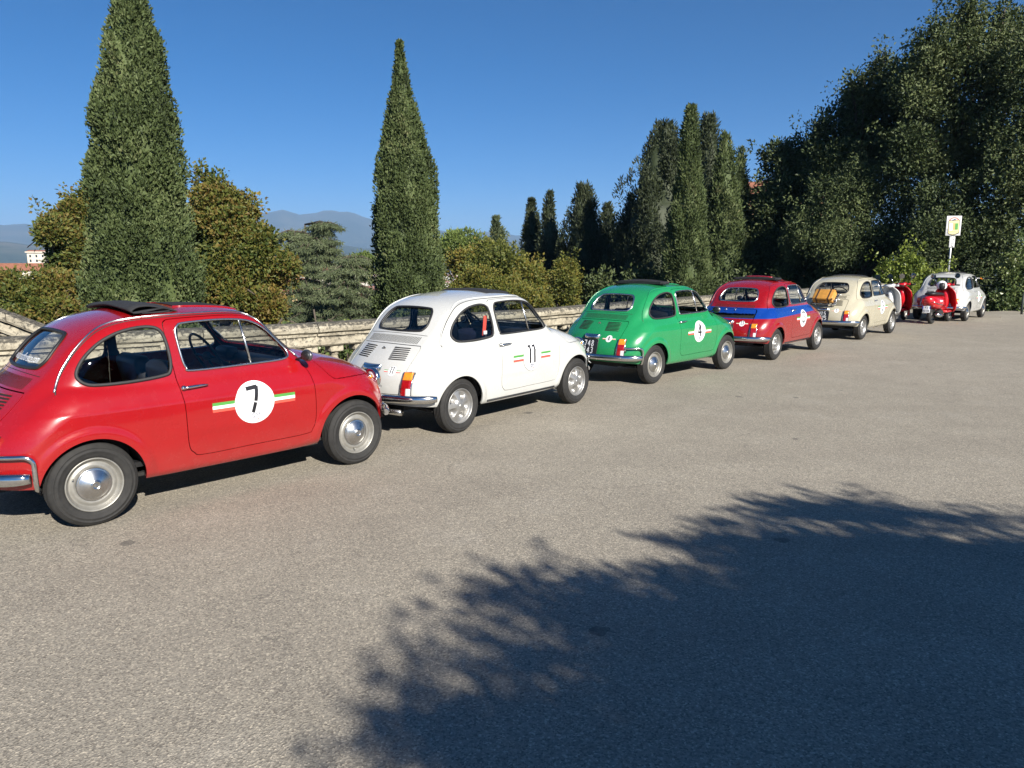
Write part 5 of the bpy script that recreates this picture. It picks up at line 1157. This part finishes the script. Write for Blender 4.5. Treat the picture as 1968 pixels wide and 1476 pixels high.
# ---- one car ---------------------------------------------------------------
CARS = []
def make_car(label, loc, yaw, colour, num, rim='cap', seal=M_BLACK, gutter=None, roof='closed', plate_txt=None, guard=False, overrider=False, mirrors='', white=False, lid_open=False, web=False, steer=0., dwf=None, far=False, exhaust=False, seats=M_SEAT, hook=False, sill=None):
    a = R(yaw); car = thing('vintage_car', (loc[0], loc[1], 0), label, 'car', a, 'small vintage cars parked in a row'); car.scale = (1, 1, 1.01); CARS.append(car)
    body = panel('body', 'body', colour, car)
    part('rain_gutter', 'gutterR', gutter or colour, body); part('rain_gutter', 'gutterL', gutter or colour, body)
    if white or gutter: part('gutter_shadow_strip', 'gutter_shadow_gapR', M_BLACK, body)
    if sill: part('sill_trim', 'sillR', sill, body); part('sill_trim', 'sillL', sill, body)
    tag(part('vent_slots', 'vent_slots', M_SEAM_SHADE, body), kind='stuff'); part('panel_seam', 'vent_seam', M_SEAM_SHADE, body)
    panel('hood', 'hood', colour, car)
    for s, t in ((-1, 'R'), (1, 'L')):
        d = panel('door', 'door'+t, colour, car); part('window_frame', 'dframe'+t, dwf or M_DULLCHROME, d); part('window_post', 'post'+t, M_DULLCHROME, d)
        panel('window', 'door_window'+t, M_GLASS, d); part('door_handle', 'handle'+t, M_CHROME, d)
        if s < 0: door_roundel(d, num, s, white, far)
        q = panel('quarter_window', 'quarter_window'+t, M_GLASS, car); part('seal', 'qseal'+t, M_RUBBER, q)
        tl = part('tail_lamp', 'lampbody'+t, M_BLACK, car); part('amber_lens', 'amber'+t, M_AMBER, tl); part('red_lens', 'redl'+t, M_REDLENS, tl); part('clear_lens', 'clear'+t, M_CLEARLENS, tl); part('chrome_surround', 'lampframe'+t, M_CHROME, tl)
        h = part('headlight', 'headlens'+t, M_CLEARLENS, car); part('headlight_ring', 'headring'+t, M_CHROME, h)
        c, _ = SH['turn'+t]; b = MB().lathe([(.021, 0), (.020, s*.010), (.015, s*.013)], 16, 'y', c).build('turn_signal', M_CHROME, car); MB().ball(c+np.array([0, s*.012, 0]), (.014, .010, .014), 10, 6).build('amber_lens', M_AMBER, b)
        part('seat', 'seat'+t, seats, car)
        if guard: part('corner_guard', 'guard'+t, M_CHROME, car)
        if t in mirrors:
            p0 = surf_side(np.array([.462]), np.array([.845]), s)[0]; mm = MB(); mm.tube([p0, p0+np.array([.02, s*.04, .015]), p0+np.array([.02, s*.075, .03])], .008, 6)
            mo = mm.build('mirror', M_BLACK, car); g = MB(); g.ball(p0+np.array([.035, s*.095, .035]), (.026, .062, .043), 16, 10); g.build('mirror_shell', M_MIRRORSHELL, mo)
            g = MB(); g.ball(p0+np.array([.022, s*.095, .035]), (.02, .053, .036), 14, 8); g.build('mirror_glass', M_BLACK, mo)
    if lid_open:
        lo = link('engine_lid', lid_split(.662, False), car); lo.data.materials.append(colour)
        up = link('engine_lid', lid_split(.728, True), car); up.data.materials.append(colour); up.location = (-.022, 0, .004); up['label'] = 'raised blue upper lid'
        ys = np.linspace(-.38, .38, 9); zs = np.linspace(.645, .75, 4); Y, Z = np.meshgrid(ys, zs, indexing='ij'); MB().grid(surf_end(Y, Z, True, -.03)).build('engine_bay_shade', M_SEAM_SHADE, car); lid = lo  # black sheet stands in for the shade behind the lid gap
        g = MB()
        for y in (-.07, .09): p = surf_end(np.array([y]), np.array([.80]), True, .01)[0]; g.tube([p+np.array([.03, 0, .01]), p, p+np.array([-.04, 0, -.03])], .007, 5)
        g.build('lid_strap', M_CHROME, up)
    else:
        lid = panel('engine_lid', 'engine_lid', colour, car); [(tag(part('louvre_slots', 'louvre_slots'+q, M_SEAM_SHADE, lid), kind='stuff'), tag(part('louvre_ribs', 'louvre_ribs'+q, colour, lid), kind='stuff')) for q in 'RL']; part('badge', 'badge', M_CHROME, lid)
    part('plate_lamp', 'platelamp', M_CHROME, lid); rear_roundel(lid, num)
    rw = panel('rear_window', 'rear_window', M_RGLASS, car); part('seal', 'rseal', seal, rw)
    if web: put('lettering', WEB, lambda V: on_rear(V+np.array([0, 0]), 0., .958, .002), M_WHITE, rw)
    ws = panel('windshield', 'windshield', M_GLASS, car); part('seal', 'wseal', M_RUBBER, ws)
    panel('cabin_lining', 'lining', M_TRIM, car); part('floor_pan', 'floor', M_BLACK, car); part('rear_seat', 'rearseat', seats, car); part('dashboard', 'dash', M_BLACK, car); part('steering_wheel', 'wheel', M_BLACK, car); part('rear_view_mirror', 'innermirror', M_BLACK, car)
    part('underbody', 'underbody', M_DARKMETAL, car)
    rb = part('bumper', 'rbumper', M_CHROME, car); part('bumper', 'fbumper', M_CHROME, car)
    if overrider: part('overrider', 'overriders', M_CHROME, rb)
    if exhaust: part('exhaust', 'exhaust', M_DULLCHROME, car)
    if hook: part('tow_hook', 'towhook', M_DULLCHROME, rb)
    for x in (-.92, .92):
        for s in (-1, 1): make_wheel(car, x, s, rim, rng.uniform(0, 6), steer if x > 0 else 0)
    plate(car, *(plate_txt or ('', '')))
    if roof == 'closed': part('fabric_roof', 'fabric', M_CLOTH, car)
    else:
        op = part('roof_opening_shade', 'opening', M_SEAM_SHADE, car); part('opening_frame', 'opening_frame', colour, op); roll(car, roof, colour)
    return car
def roll(car, kind, colour):
    """fabric roof folded back into a bundle lying across the roof"""
    b = MB(); ys = np.linspace(-.40, .40, 13)
    if kind == 'folds':
        def sheet(prof, t, y_of):
            G = []
            for y in y_of:
                base = surf_top(np.array([-.42]), np.array([y]))[0, 2]; sag = 1-.45*min(1, abs(y+.40)/.3) if y > -.38 else 1.
                hh = .58+.42*math.exp(-((y+.40)/.16)**2)+.28*math.exp(-((y-.40)/.09)**2)
                G.append([(px+.01*math.sin(9*y), y, base+.006+pz*hh*.62) for px, pz in prof])
            return np.array(G)
        outer = spline_open([(-.545, .000), (-.562, .030), (-.520, .066), (-.45, .070), (-.38, .045), (-.31, .018), (-.285, .006), (-.30, -.004), (-.36, .004)], 5)
        inner = spline_open([(-.55, .006), (-.50, .010), (-.44, .026), (-.39, .040), (-.345, .034), (-.335, .014), (-.38, .004), (-.45, .002), (-.50, .002)], 5)
        for pr in (outer, inner):
            G = sheet(pr, 0, ys); nn = np.zeros_like(G); d = np.gradient(G, axis=1); nn[..., 0] = -d[..., 2]; nn[..., 2] = d[..., 0]; nn /= np.linalg.norm(nn, axis=2, keepdims=True)+1e-9
            A = G+nn*.0035; Bk = G-nn*.0035; ring = np.concatenate([A, Bk[:, ::-1], A[:, :1]], 1); b.grid(ring)
            b.grid(np.stack([A[0], Bk[0]], 0)); b.grid(np.stack([A[-1], Bk[-1]], 0))
        b.build('folded_roof', M_CLOTH, car)
    else:
        z = [surf_top(np.array([-.33]), np.array([y]))[0, 2] for y in ys]; zz = np.array([max(v, z[6]-.022) for v in z])
        P = np.stack([np.full(13, -.33), ys, zz+.030], 1); b.tube(P, .026, 10, squash=.75)
        P2 = P.copy(); P2[:, 0] -= .07; P2[:, 2] -= .006; b.tube(P2, .022, 10, squash=.7)
        b.box((-.365, 0, z[6]+.006), (.15, .70, .03)); o = b.build('folded_roof', M_CLOTH, car)
        if kind == 'roll_red':
            P3 = P[2:10]+np.array([-.035, 0, .014]); MB().tube(P3, .021, 8, squash=.6).build('roof_bow', colour, o)
M_MIRRORSHELL = mat('grey_mirror_shell', (.16, .16, .17), .32, .8)
P_RED = paint('red_enamel', (.31, .005, .007)); P_WHITE = paint('white_enamel', (.54, .545, .52)); P_GREEN = paint('green_enamel', (.014, .235, .078))
P_RACE = paint('red_enamel_blue_band', (.275, .0045, .007), band=((.004, .040, .25), 0.690, .815, .60)); P_CREAM = paint('cream_enamel', (.46, .425, .315)); P_WHITE2 = paint('second_white_enamel', (.50, .505, .485))
if DO('cars'):
    c1 = make_car('red small car with number 7 on its door and its cloth roof folded back', (-2.274, 5.271), 46.83, P_RED, '7', gutter=M_DULLCHROME, roof='folds', guard=True, mirrors='RL', web=True, exhaust=False)
    c2 = make_car('white small car with number 11 on its door, second in the row', (-.357, 7.677), 50.22, P_WHITE, '11', rim='spoke', white=True, sill=M_RUBBER, overrider=True, mirrors='L', exhaust=True, dwf=M_RUBBER, seats=mat('navy_seat_vinyl', (.012, .015, .035), .5))
    MB().bbox((-.425, -.475, .93), (.045, .012, .19), .004, Matrix.Rotation(.12, 3, 'X')).build('seat_belt', M_REDP, c2); MB().bbox((-.425, -.484, .865), (.046, .010, .035), .003).build('belt_label', M_WHITE, c2)
    c3 = make_car('green small car with number 4 on its door', (2.025, 10.4), 45.3, P_GREEN, '4', seal=M_DULLCHROME, roof='roll', guard=True, mirrors='RL', plate_txt=('748', '143'), hook=True)
    c4 = make_car('red small car with a blue band round its waist and number 13 on its door', (4.338, 12.743), 48.51, P_RACE, '13', rim='slot', seal=M_DULLCHROME, roof='roll_red', sill=M_RUBBER, mirrors='L', lid_open=True)
    c5 = make_car('cream small car with number 5 on its door and a suitcase on its rear rack', (7.207, 15.836), 46.75, P_CREAM, '5', rim='vent', plate_txt=('N15', '2525'), dwf=M_RUBBER)
    c6 = make_car('white small car at the far end of the row, behind the red scooter', (12.148, 20.514), 46.72, P_WHITE2, '9', white=False, far=True, plate_txt=None, dwf=M_RUBBER)
# ------------------------------------------------------------------ suitcase on the cream car
M_LEATHER = mat('tan_leather', (.50, .24, .045), .55, var=.18, vscale=14, bmp=.15); M_STRAP = mat('dark_leather', (.045, .022, .012), .6, var=.2)
def local_to_world(car, p):
    a = car.rotation_euler.z; return (car.location.x+p[0]*math.cos(a)-p[1]*math.sin(a), car.location.y+p[0]*math.sin(a)+p[1]*math.cos(a), p[2])
if DO('cars'):
    # rack: part of the car
    b = MB()
    for y in (-.20, -.07, .07, .20): b.tube([(-1.13, y, .895), (-1.20, y, .868), (-1.40, y, .70)], .008, 6)
    for x, z in ((-1.17, .882), (-1.29, .795), (-1.40, .70)): b.tube([(x, -.24, z), (x, .24, z)], .008, 6)
    b.tube([(-1.40, -.24, .70), (-1.42, -.24, .775), (-1.42, .24, .775), (-1.40, .24, .70)], .008, 6)
    for y in (-.18, .18): b.tube([(-1.22, y, .85), (-1.20, y, .80)], .008, 6); b.tube([(-1.38, y, .715), (-1.36, y, .65)], .008, 6)
    b.build('luggage_rack', M_CHROME, c5)
    s = thing('suitcase', local_to_world(c5, (-1.335, .02, .838)), 'tan leather suitcase strapped on the rack of the cream car', 'suitcase', c5.rotation_euler.z); s.rotation_euler = (0, R(-42), c5.rotation_euler.z)
    MB().bbox((0, 0, 0), (.275, .40, .075), .022).build('lower_shell', M_LEATHER, s); MB().bbox((0, 0, .070), (.275, .40, .062), .022).build('lid', M_LEATHER, s)
    for y in (-.115, .115): MB().bbox((0, y, .034), (.287, .030, .145), .006).build('strap', M_STRAP, s)
    b = MB()
    for x in (-.13, .13):
        for y in (-.193, .193): b.ball((x, y, .09), (.018, .018, .014), 8, 6); b.ball((x, y, -.025), (.018, .018, .014), 8, 6)
    b.build('corner_cap', M_STRAP, s); MB().tube([(-.138, -.05, .03), (-.165, -.04, .035), (-.165, .04, .035), (-.138, .05, .03)], .009, 6).build('handle', M_STRAP, s)
# ------------------------------------------------------------------ scooters
P_SRED = paint('scooter_red', (.52, .008, .014), .2); P_SWHITE = paint('scooter_white', (.66, .66, .64), .25)
M_MIRROR = mat('mirror_glass', (.75, .75, .76), .03, 1., var=.02)
def loft(secs, n=20, pw=2.4):
    """sections (x, half width, centre z, half height) as superellipses"""
    b = MB(); G = []
    for x, w, zc, h in secs:
        t = np.linspace(0, 2*math.pi, n+1); c, s = np.cos(t), np.sin(t); G.append(np.stack([0*t+x, w*np.sign(c)*np.abs(c)**(2/pw), zc+h*np.sign(s)*np.abs(s)**(2/pw)], 1))
    G = np.array(G); b.grid(G); b.f += [tuple(range(n))[::-1], tuple((len(secs)-1)*(n+1)+j for j in range(n))]; b.sm += [True, True]; return b
SWM = None
def scooter(label, px, py, yaw, col, plate_lines=None, steer=0., which='rear'):
    global SWM
    p = at_z(px, py, 0.); a = R(yaw); off = -.62 if which == 'rear' else .66
    t = thing('motor_scooter', (p[0]-off*math.cos(a), p[1]-off*math.sin(a), 0), label, 'scooter', a, 'motor scooters parked beside the cars')
    loft([(-1.0, .03, .66, .03), (-.97, .085, .645, .075), (-.90, .145, .62, .125), (-.78, .180, .585, .165), (-.60, .198, .56, .19), (-.40, .195, .55, .195), (-.20, .170, .55, .20), (-.04, .150, .54, .20), (.06, .13, .50, .18), (.12, .11, .45, .12)]).build('rear_body', col, t)
    for s in (-1, 1): MB().tube([(-.95, s*.135, .60), (-.75, s*.198, .54), (-.45, s*.202, .50), (-.15, s*.172, .47)], [.006, .010, .010, .006], 6).build('side_trim', M_CHROME if s < 0 else col, t)
    loft([(-.84, .05, .80, .02), (-.80, .12, .80, .045), (-.62, .155, .80, .055), (-.35, .15, .785, .05), (-.12, .135, .775, .045), (-.02, .10, .76, .04), (.03, .05, .74, .03)], 16).build('seat', M_BLACK, t)
    loft([(.06, .15, .30, .045), (.20, .165, .285, .035), (.42, .165, .29, .035), (.52, .14, .33, .04)], 16).build('floorboard', col, t)
    # leg shield: dished sheet with a rolled edge
    nz, ny = 14, 15; G = np.zeros((nz, ny, 3)); 
    for i in range(nz):
        u = i/(nz-1); z = .28+.68*u; w = .265*(1-(abs(u-.45)/.63)**3.8)
        for j in range(ny):
            v = -1+2*j/(ny-1); G[i, j] = (.585-.13*u-.10*v*v+.03*math.cos(v*math.pi), w*v, z)
    A = G+np.array([.014, 0, 0]); B = G-np.array([.014, 0, 0]); b = MB(); b.grid(A); b.grid(B)
    e = np.concatenate([G[0], G[1:, -1], G[-1, ::-1][1:], G[::-1, 0][1:-1]]); b.tube(e, .016, 6, True); b.build('leg_shield', col, t)
    loft([(.34, .05, .62, .20), (.40, .085, .64, .26), (.47, .09, .64, .27), (.52, .06, .62, .22)], 14).build('glove_box', col, t)
    # front mudguard, fork
    f = link('front_fork', MB().tube([(.46, 0, .90), (.58, 0, .50), (.66, .075, .22)], [.035, .03, .022], 8).mesh('front_fork'), t); f.data.materials.append(col)
    b = MB(); G = []
    for th in np.linspace(-.35, 2.5, 14): G.append([(.66+(.245+.02*math.cos(q))*math.cos(th), .085*math.sin(q), .215+(.245+.045*math.cos(q))*math.sin(th)) for q in np.linspace(-1.5, 1.5, 9)])
    b.grid(np.array(G)); b.build('front_mudguard', col, t)
    # headset, bars, mirrors
    h = loft([(.26, .05, 1.0, .03), (.32, .13, 1.015, .05), (.40, .155, 1.02, .06), (.48, .10, 1.0, .065), (.53, .06, .99, .055)], 16).build('headset', col, t)
    MB().ball((.535, 0, .99), (.03, .06, .055), 14, 8).build('headlight', M_CLEARLENS, t)
    b = MB(); b.bbox((.335, 0, 1.066), (.10, .16, .02), .008); b.build('instrument', M_BLACK, h)
    for s in (-1, 1):
        g = MB().tube([(.37, s*.13, 1.015), (.34, s*.24, 1.01)], .026, 8).build('handlebar', col, t); MB().tube([(.34, s*.24, 1.01), (.31, s*.37, 1.0)], .020, 8).build('grip', M_BLACK, g); MB().tube([(.39, s*.20, 1.0), (.40, s*.33, .99)], .006, 5).build('brake_lever', M_CHROME, g)
        m = MB().tube([(.36, s*.20, 1.03), (.355, s*.25, 1.14), (.34, s*.30, 1.23)], .006, 6).build('mirror', M_CHROME, t); MB().lathe([(.001, .012), (.045, .010), (.068, 0), (.070, -.008)], 20, 'x', (.34, s*.30, 1.255)).build('mirror_shell', M_CHROME, m); MB().lathe([(.067, -.006), (.001, -.006)], 20, 'x', (.34, s*.30, 1.255)).build('mirror_glass', M_MIRROR, m)
    # wheels
    for x, y in ((-.62, .0), (.66, .0)):
        w = MB().lathe([(.128, .035), (.150, .048), (.185, .050), (.208, .036), (.215, .012), (.215, -.012), (.208, -.036), (.185, -.050), (.150, -.048), (.128, -.035)], 28, 'y').build('wheel', M_TYRE, t); w.location = (x, y, .215)
        MB().lathe([(.13, .03), (.12, .012), (.05, .02), (.03, .045), (.001, .046)], 24, 'y').add([], []).lathe([(.13, -.03), (.12, -.012), (.05, -.02), (.03, -.045), (.001, -.046)], 24, 'y').build('rim', M_RIM, w)
    b = MB(); b.bbox((-.45, -.13, .27), (.34, .12, .16), .03); b.bbox((-.62, -.11, .225), (.14, .08, .12), .03); b.tube([(-.30, -.13, .30), (-.20, -.08, .33), (-.05, 0, .34)], .05, 8); b.build('engine', M_DARKMETAL, t)
    MB().tube([(-.30, -.17, .22), (-.55, -.19, .22), (-.80, -.19, .25)], [.03, .05, .045], 10).build('exhaust', M_DULLCHROME, t)
    b = MB(); b.tube([(-.22, .02, .30), (-.26, .16, .02), (-.20, .19, .01)], .011, 6); b.build('kickstand', M_BLACK, t)
    MB().bbox((-.972, 0, .585), (.04, .13, .055), .015).build('tail_light', M_REDLENS, t)
    k = MB().tube([(-.90, 0, .52), (-.96, 0, .47)], .02, 6).build('plate_bracket', M_BLACK, t)
    q = MB().bbox((-.985, .0, .40), (.008, .178, .178), .004, Matrix.Rotation(R(12), 3, 'Y')).build('number_plate', M_WHITE, t)
    Rm = np.array(Matrix.Rotation(R(12), 3, 'Y'))
    def onp(V, off=.0062): return [np.array([-.985, 0, .40])+Rm@np.array([-off, -x, y]) for x, y in V]
    for s in (-1, 1): V, F = rect2(s*.089-.013, s*.089+.013, .015, .085, 2, 2); b = MB(); b.add(onp(V, .0052), F); b.build('plate_band', M_BLUEP, q)
    if plate_lines:
        b = MB()
        for txt, hh, ww, y in plate_lines: V, F = text2(txt, hh, ww); b.add(onp(V+np.array([0, y])), F)
        b.build('plate_characters', M_INK, q)
    for s in (-1, 1):
        b = MB(); xs = np.linspace(-.62, -.40, 30); zs = .60+.022*np.sin(np.linspace(0, 22, 30))*np.linspace(1.4, .7, 30); b.tube([(x, s*.201, z) for x, z in zip(xs, zs)], .006, 4); b.build('script_emblem', M_CHROME if col is not P_SRED else M_WHITE, t)
    t.rotation_euler = (R(-3), 0, a); t.scale = (.94, .94, .94); return t
M_BLUEP = mat('blue_print', (.012, .035, .32), .4, var=.05)
if DO('things'):
    sc1 = scooter('red scooter with a white helmet on its seat, in front of the far white car', 1788, 622.5, 42, P_SRED, [('EJ', .058, .075, .045), ('N1106', .062, .15, -.035)])
    scooter('red scooter between the white scooter and the far white car', 1738, 614.5, 46, P_SRED, which='front', steer=.1)
    scooter('white scooter standing just past the front of the cream car', 1716, 621.5, 46, P_SWHITE, which='front')
    # helmet on the first scooter
    a = sc1.rotation_euler.z; c = sc1.location; p = (c.x+(-.08)*math.cos(a), c.y+(-.08)*math.sin(a), .945)
    h = thing('helmet', p, 'white open face helmet resting on the seat of the front red scooter', 'helmet', R(-112)); b = MB()
    G = []
    for th in np.linspace(0.02, 2.25, 16):
        G.append([(.135*math.sin(th)*math.cos(q), .122*math.sin(th)*math.sin(q), .125*math.cos(th)) for q in np.linspace(.62 if th > 1.05 else .02, 2*math.pi-(.62 if th > 1.05 else .02), 26)])
    b.grid(np.array(G)); b.build('shell', M_WHITE, h, auto=False); MB().ball((.004, 0, -.012), (.122, .112, .112), 18, 12).build('lining', M_BLACK, h); MB().tube([(.10*math.cos(q)+.02, .115*math.sin(q), -.02+.0*q) for q in np.linspace(-.7, .7, 8)], .008, 6).build('visor_edge', M_BLACK, h)
# ------------------------------------------------------------------ sign, gate, rails
M_SIGNW = mat('dirty_white_sign', (.62, .62, .63), .5, var=.10, vscale=9); M_GALV = mat('galvanised_steel', (.42, .43, .44), .45, .8, var=.25, vscale=12); M_GATE = mat('dark_green_gate_paint', (.02, .03, .024), .6, var=.3)
M_PALEY = mat('pale_yellow_print', (.68, .60, .30), .5, var=.08); M_PEACH = mat('orange_print', (.70, .36, .14), .5, var=.08); M_SALMON = mat('faded_red_print', (.50, .20, .17), .5, var=.08)
if DO('things'):
    Y = 25.0; foot = at_y(1816, 590, Y); foot[2] = 0; top = at_y(1833, 415, Y); s = thing('sign_post', foot, 'leaning metal post with a square white sign bearing a shield, among the dark trees', 'sign', .0); d = top-foot; L = np.linalg.norm(d); d = d/L
    MB().tube([(0, 0, -.3), d*L*.98], .032, 10).build('pole', M_GALV, s)
    ux = unit(np.array([1., -.10, 0])); uz = d; un = unit(np.cross(ux, uz)); Mr = np.stack([ux, un, uz], 1)
    def board(name, z0, w, h_, m): c = d*z0+un*-.0+np.cross(ux, uz)*.0; c = d*z0-np.array([0, .045, 0]); o = MB().bbox(c, (w, .016, h_), .006, Mr).build(name, m, s); return c, o
    hgt = .64; c, o = board('sign_panel', L-hgt/2, .47, hgt, M_SIGNW)
    def flat(name, V, F, m, off, par, cc): b = MB(); b.add([cc+ux*x+uz*y-np.array([0, off, 0]) for x, y in V], F); b.build(name, m, par)
    sh = np.array([(-.16, .15), (.16, .18), (.17, -.22), (.05, -.275), (-.02, -.285), (-.15, -.25)])
    arc = [(.145*math.cos(q)+.0, .15+.11*math.sin(q)) for q in np.linspace(0, math.pi, 20)]; V, F = stroke2(arc, .045); flat('red_arc', V, F, M_SALMON, .0100, o, c)
    flat('shield_outline', sh*1.10, [tuple(range(6))], M_INK, .0108, o, c); flat('shield', sh, [tuple(range(6))], M_PALEY, .0116, o, c)
    V, F = rect2(.035, .135, -.13, .08, 2, 2); flat('green_field', V, F, M_GREENP, .0124, o, c); V, F = rect2(-.135, -.03, -.15, .07, 2, 2); flat('white_field', V, F, M_WHITE, .0124, o, c); V, F = rect2(-.03, .035, -.13, .08, 2, 2); flat('orange_field', V, F, M_PEACH, .0124, o, c)
    V, F = stroke2([(-.06, .165), (0, .20), (.06, .185)], .035); flat('blue_crest', V, F, M_NAVY, .0132, o, c)
    for q in range(9): x0 = -.13+.03*q; V, F = stroke2([(x0, -.20-.012*(q % 2)), (x0+.012, -.185), (x0+.02, -.205)], .007); flat('scribble', V, F, M_INK, .0126, o, c)
    for q in range(4): x0 = -.215+.0*q; V, F = stroke2([(x0, -.12-.05*q), (x0+.03, -.10-.05*q), (x0+.035, -.135-.05*q)], .009); flat('scribble', V, F, M_INK, .0112, o, c)
    c2, o2 = board('small_panel', L-hgt-.21, .175, .36, M_SIGNW)
    r3 = np.random.default_rng(5)
    for q in range(9): x0, y0 = r3.uniform(-.07, .03), r3.uniform(-.15, .14); V, F = stroke2([(x0, y0), (x0+r3.uniform(.01, .05), y0+r3.uniform(-.03, .03)), (x0+r3.uniform(0, .06), y0+r3.uniform(-.05, .05))], .010); flat('scribble', V, F, M_INK, .0108, o2, c2)
    # metal gate at the pavement's end
    A = at_z(1868, 604, 0.); B = at_z(1922, 606, 0.); A = np.array([14.3, 24.6, 0]); B = np.array([16.2, 24.55, 0]); g = thing('metal_gate', A, 'low dark metal gate half hidden by the front of the far white car', 'gate'); v = B-A
    for z in (.22, .50, .76, 1.0): MB().tube([(0, 0, z), (v[0], v[1], z)], .024, 8).build('rail', M_GATE if z < 1 else M_GALV, g)
    for u in (0, .5, 1): MB().tube([(v[0]*u, v[1]*u, 0), (v[0]*u, v[1]*u, 1.02)], .03, 8).build('post', M_GATE, g)
    MB().bbox((v[0]*.62, v[1]*.62-.03, 1.0), (.10, .012, .05), .004).build('reflector', M_AMBER, g)
    A = at_z(1963, 604, 0.); p = thing('steel_post', A, 'short steel post in front of the ivy hedge at the right edge', 'post'); MB().tube([(0, 0, -.1), (0, 0, .62)], .03, 10).build('shaft', M_GATE, p); MB().ball((0, 0, .62), (.034, .034, .02), 10, 6).build('cap', M_GATE, p)
    A = at_z(1757, 594, 0.); p = thing('bent_rail', A, 'bent dark steel rail in front of the lime green bush', 'railing'); MB().tube([(-.35, .2, .9), (-.05, .05, .92), (.0, 0, .80), (.02, 0, .45), (.10, -.05, .36), (.35, -.15, .30)], .02, 8).build('tube', M_GATE, p); MB().tube([(.0, 0, .80), (0, 0, 0)], .02, 8).build('leg', M_GATE, p)
    # fallen leaves
    r3 = np.random.default_rng(77); n = 240; s_ = r3.uniform(6, WLEN-1, n); P = []
    for q in s_: pt, dd, nn = wall_at(q); k = .40+abs(r3.normal(0, .55)) if r3.uniform() < .9 else r3.uniform(.5, 6); P.append([pt[0]+nn[0]*k, pt[1]+nn[1]*k, .004])
    P = np.array(P); D = unit(r3.normal(size=(n, 3))*np.array([1, 1, .12])); V, F = leaves(P, D, r3.uniform(.03, .07, n), r3.uniform(.02, .045, n), r3, .3); V[:, 2] = np.maximum(V[:, 2], .003); me = mesh_np('fallen_leaves', V, F, None, False); me.materials.append(M_DRY); tag(link('fallen_leaves', me), kind='stuff')
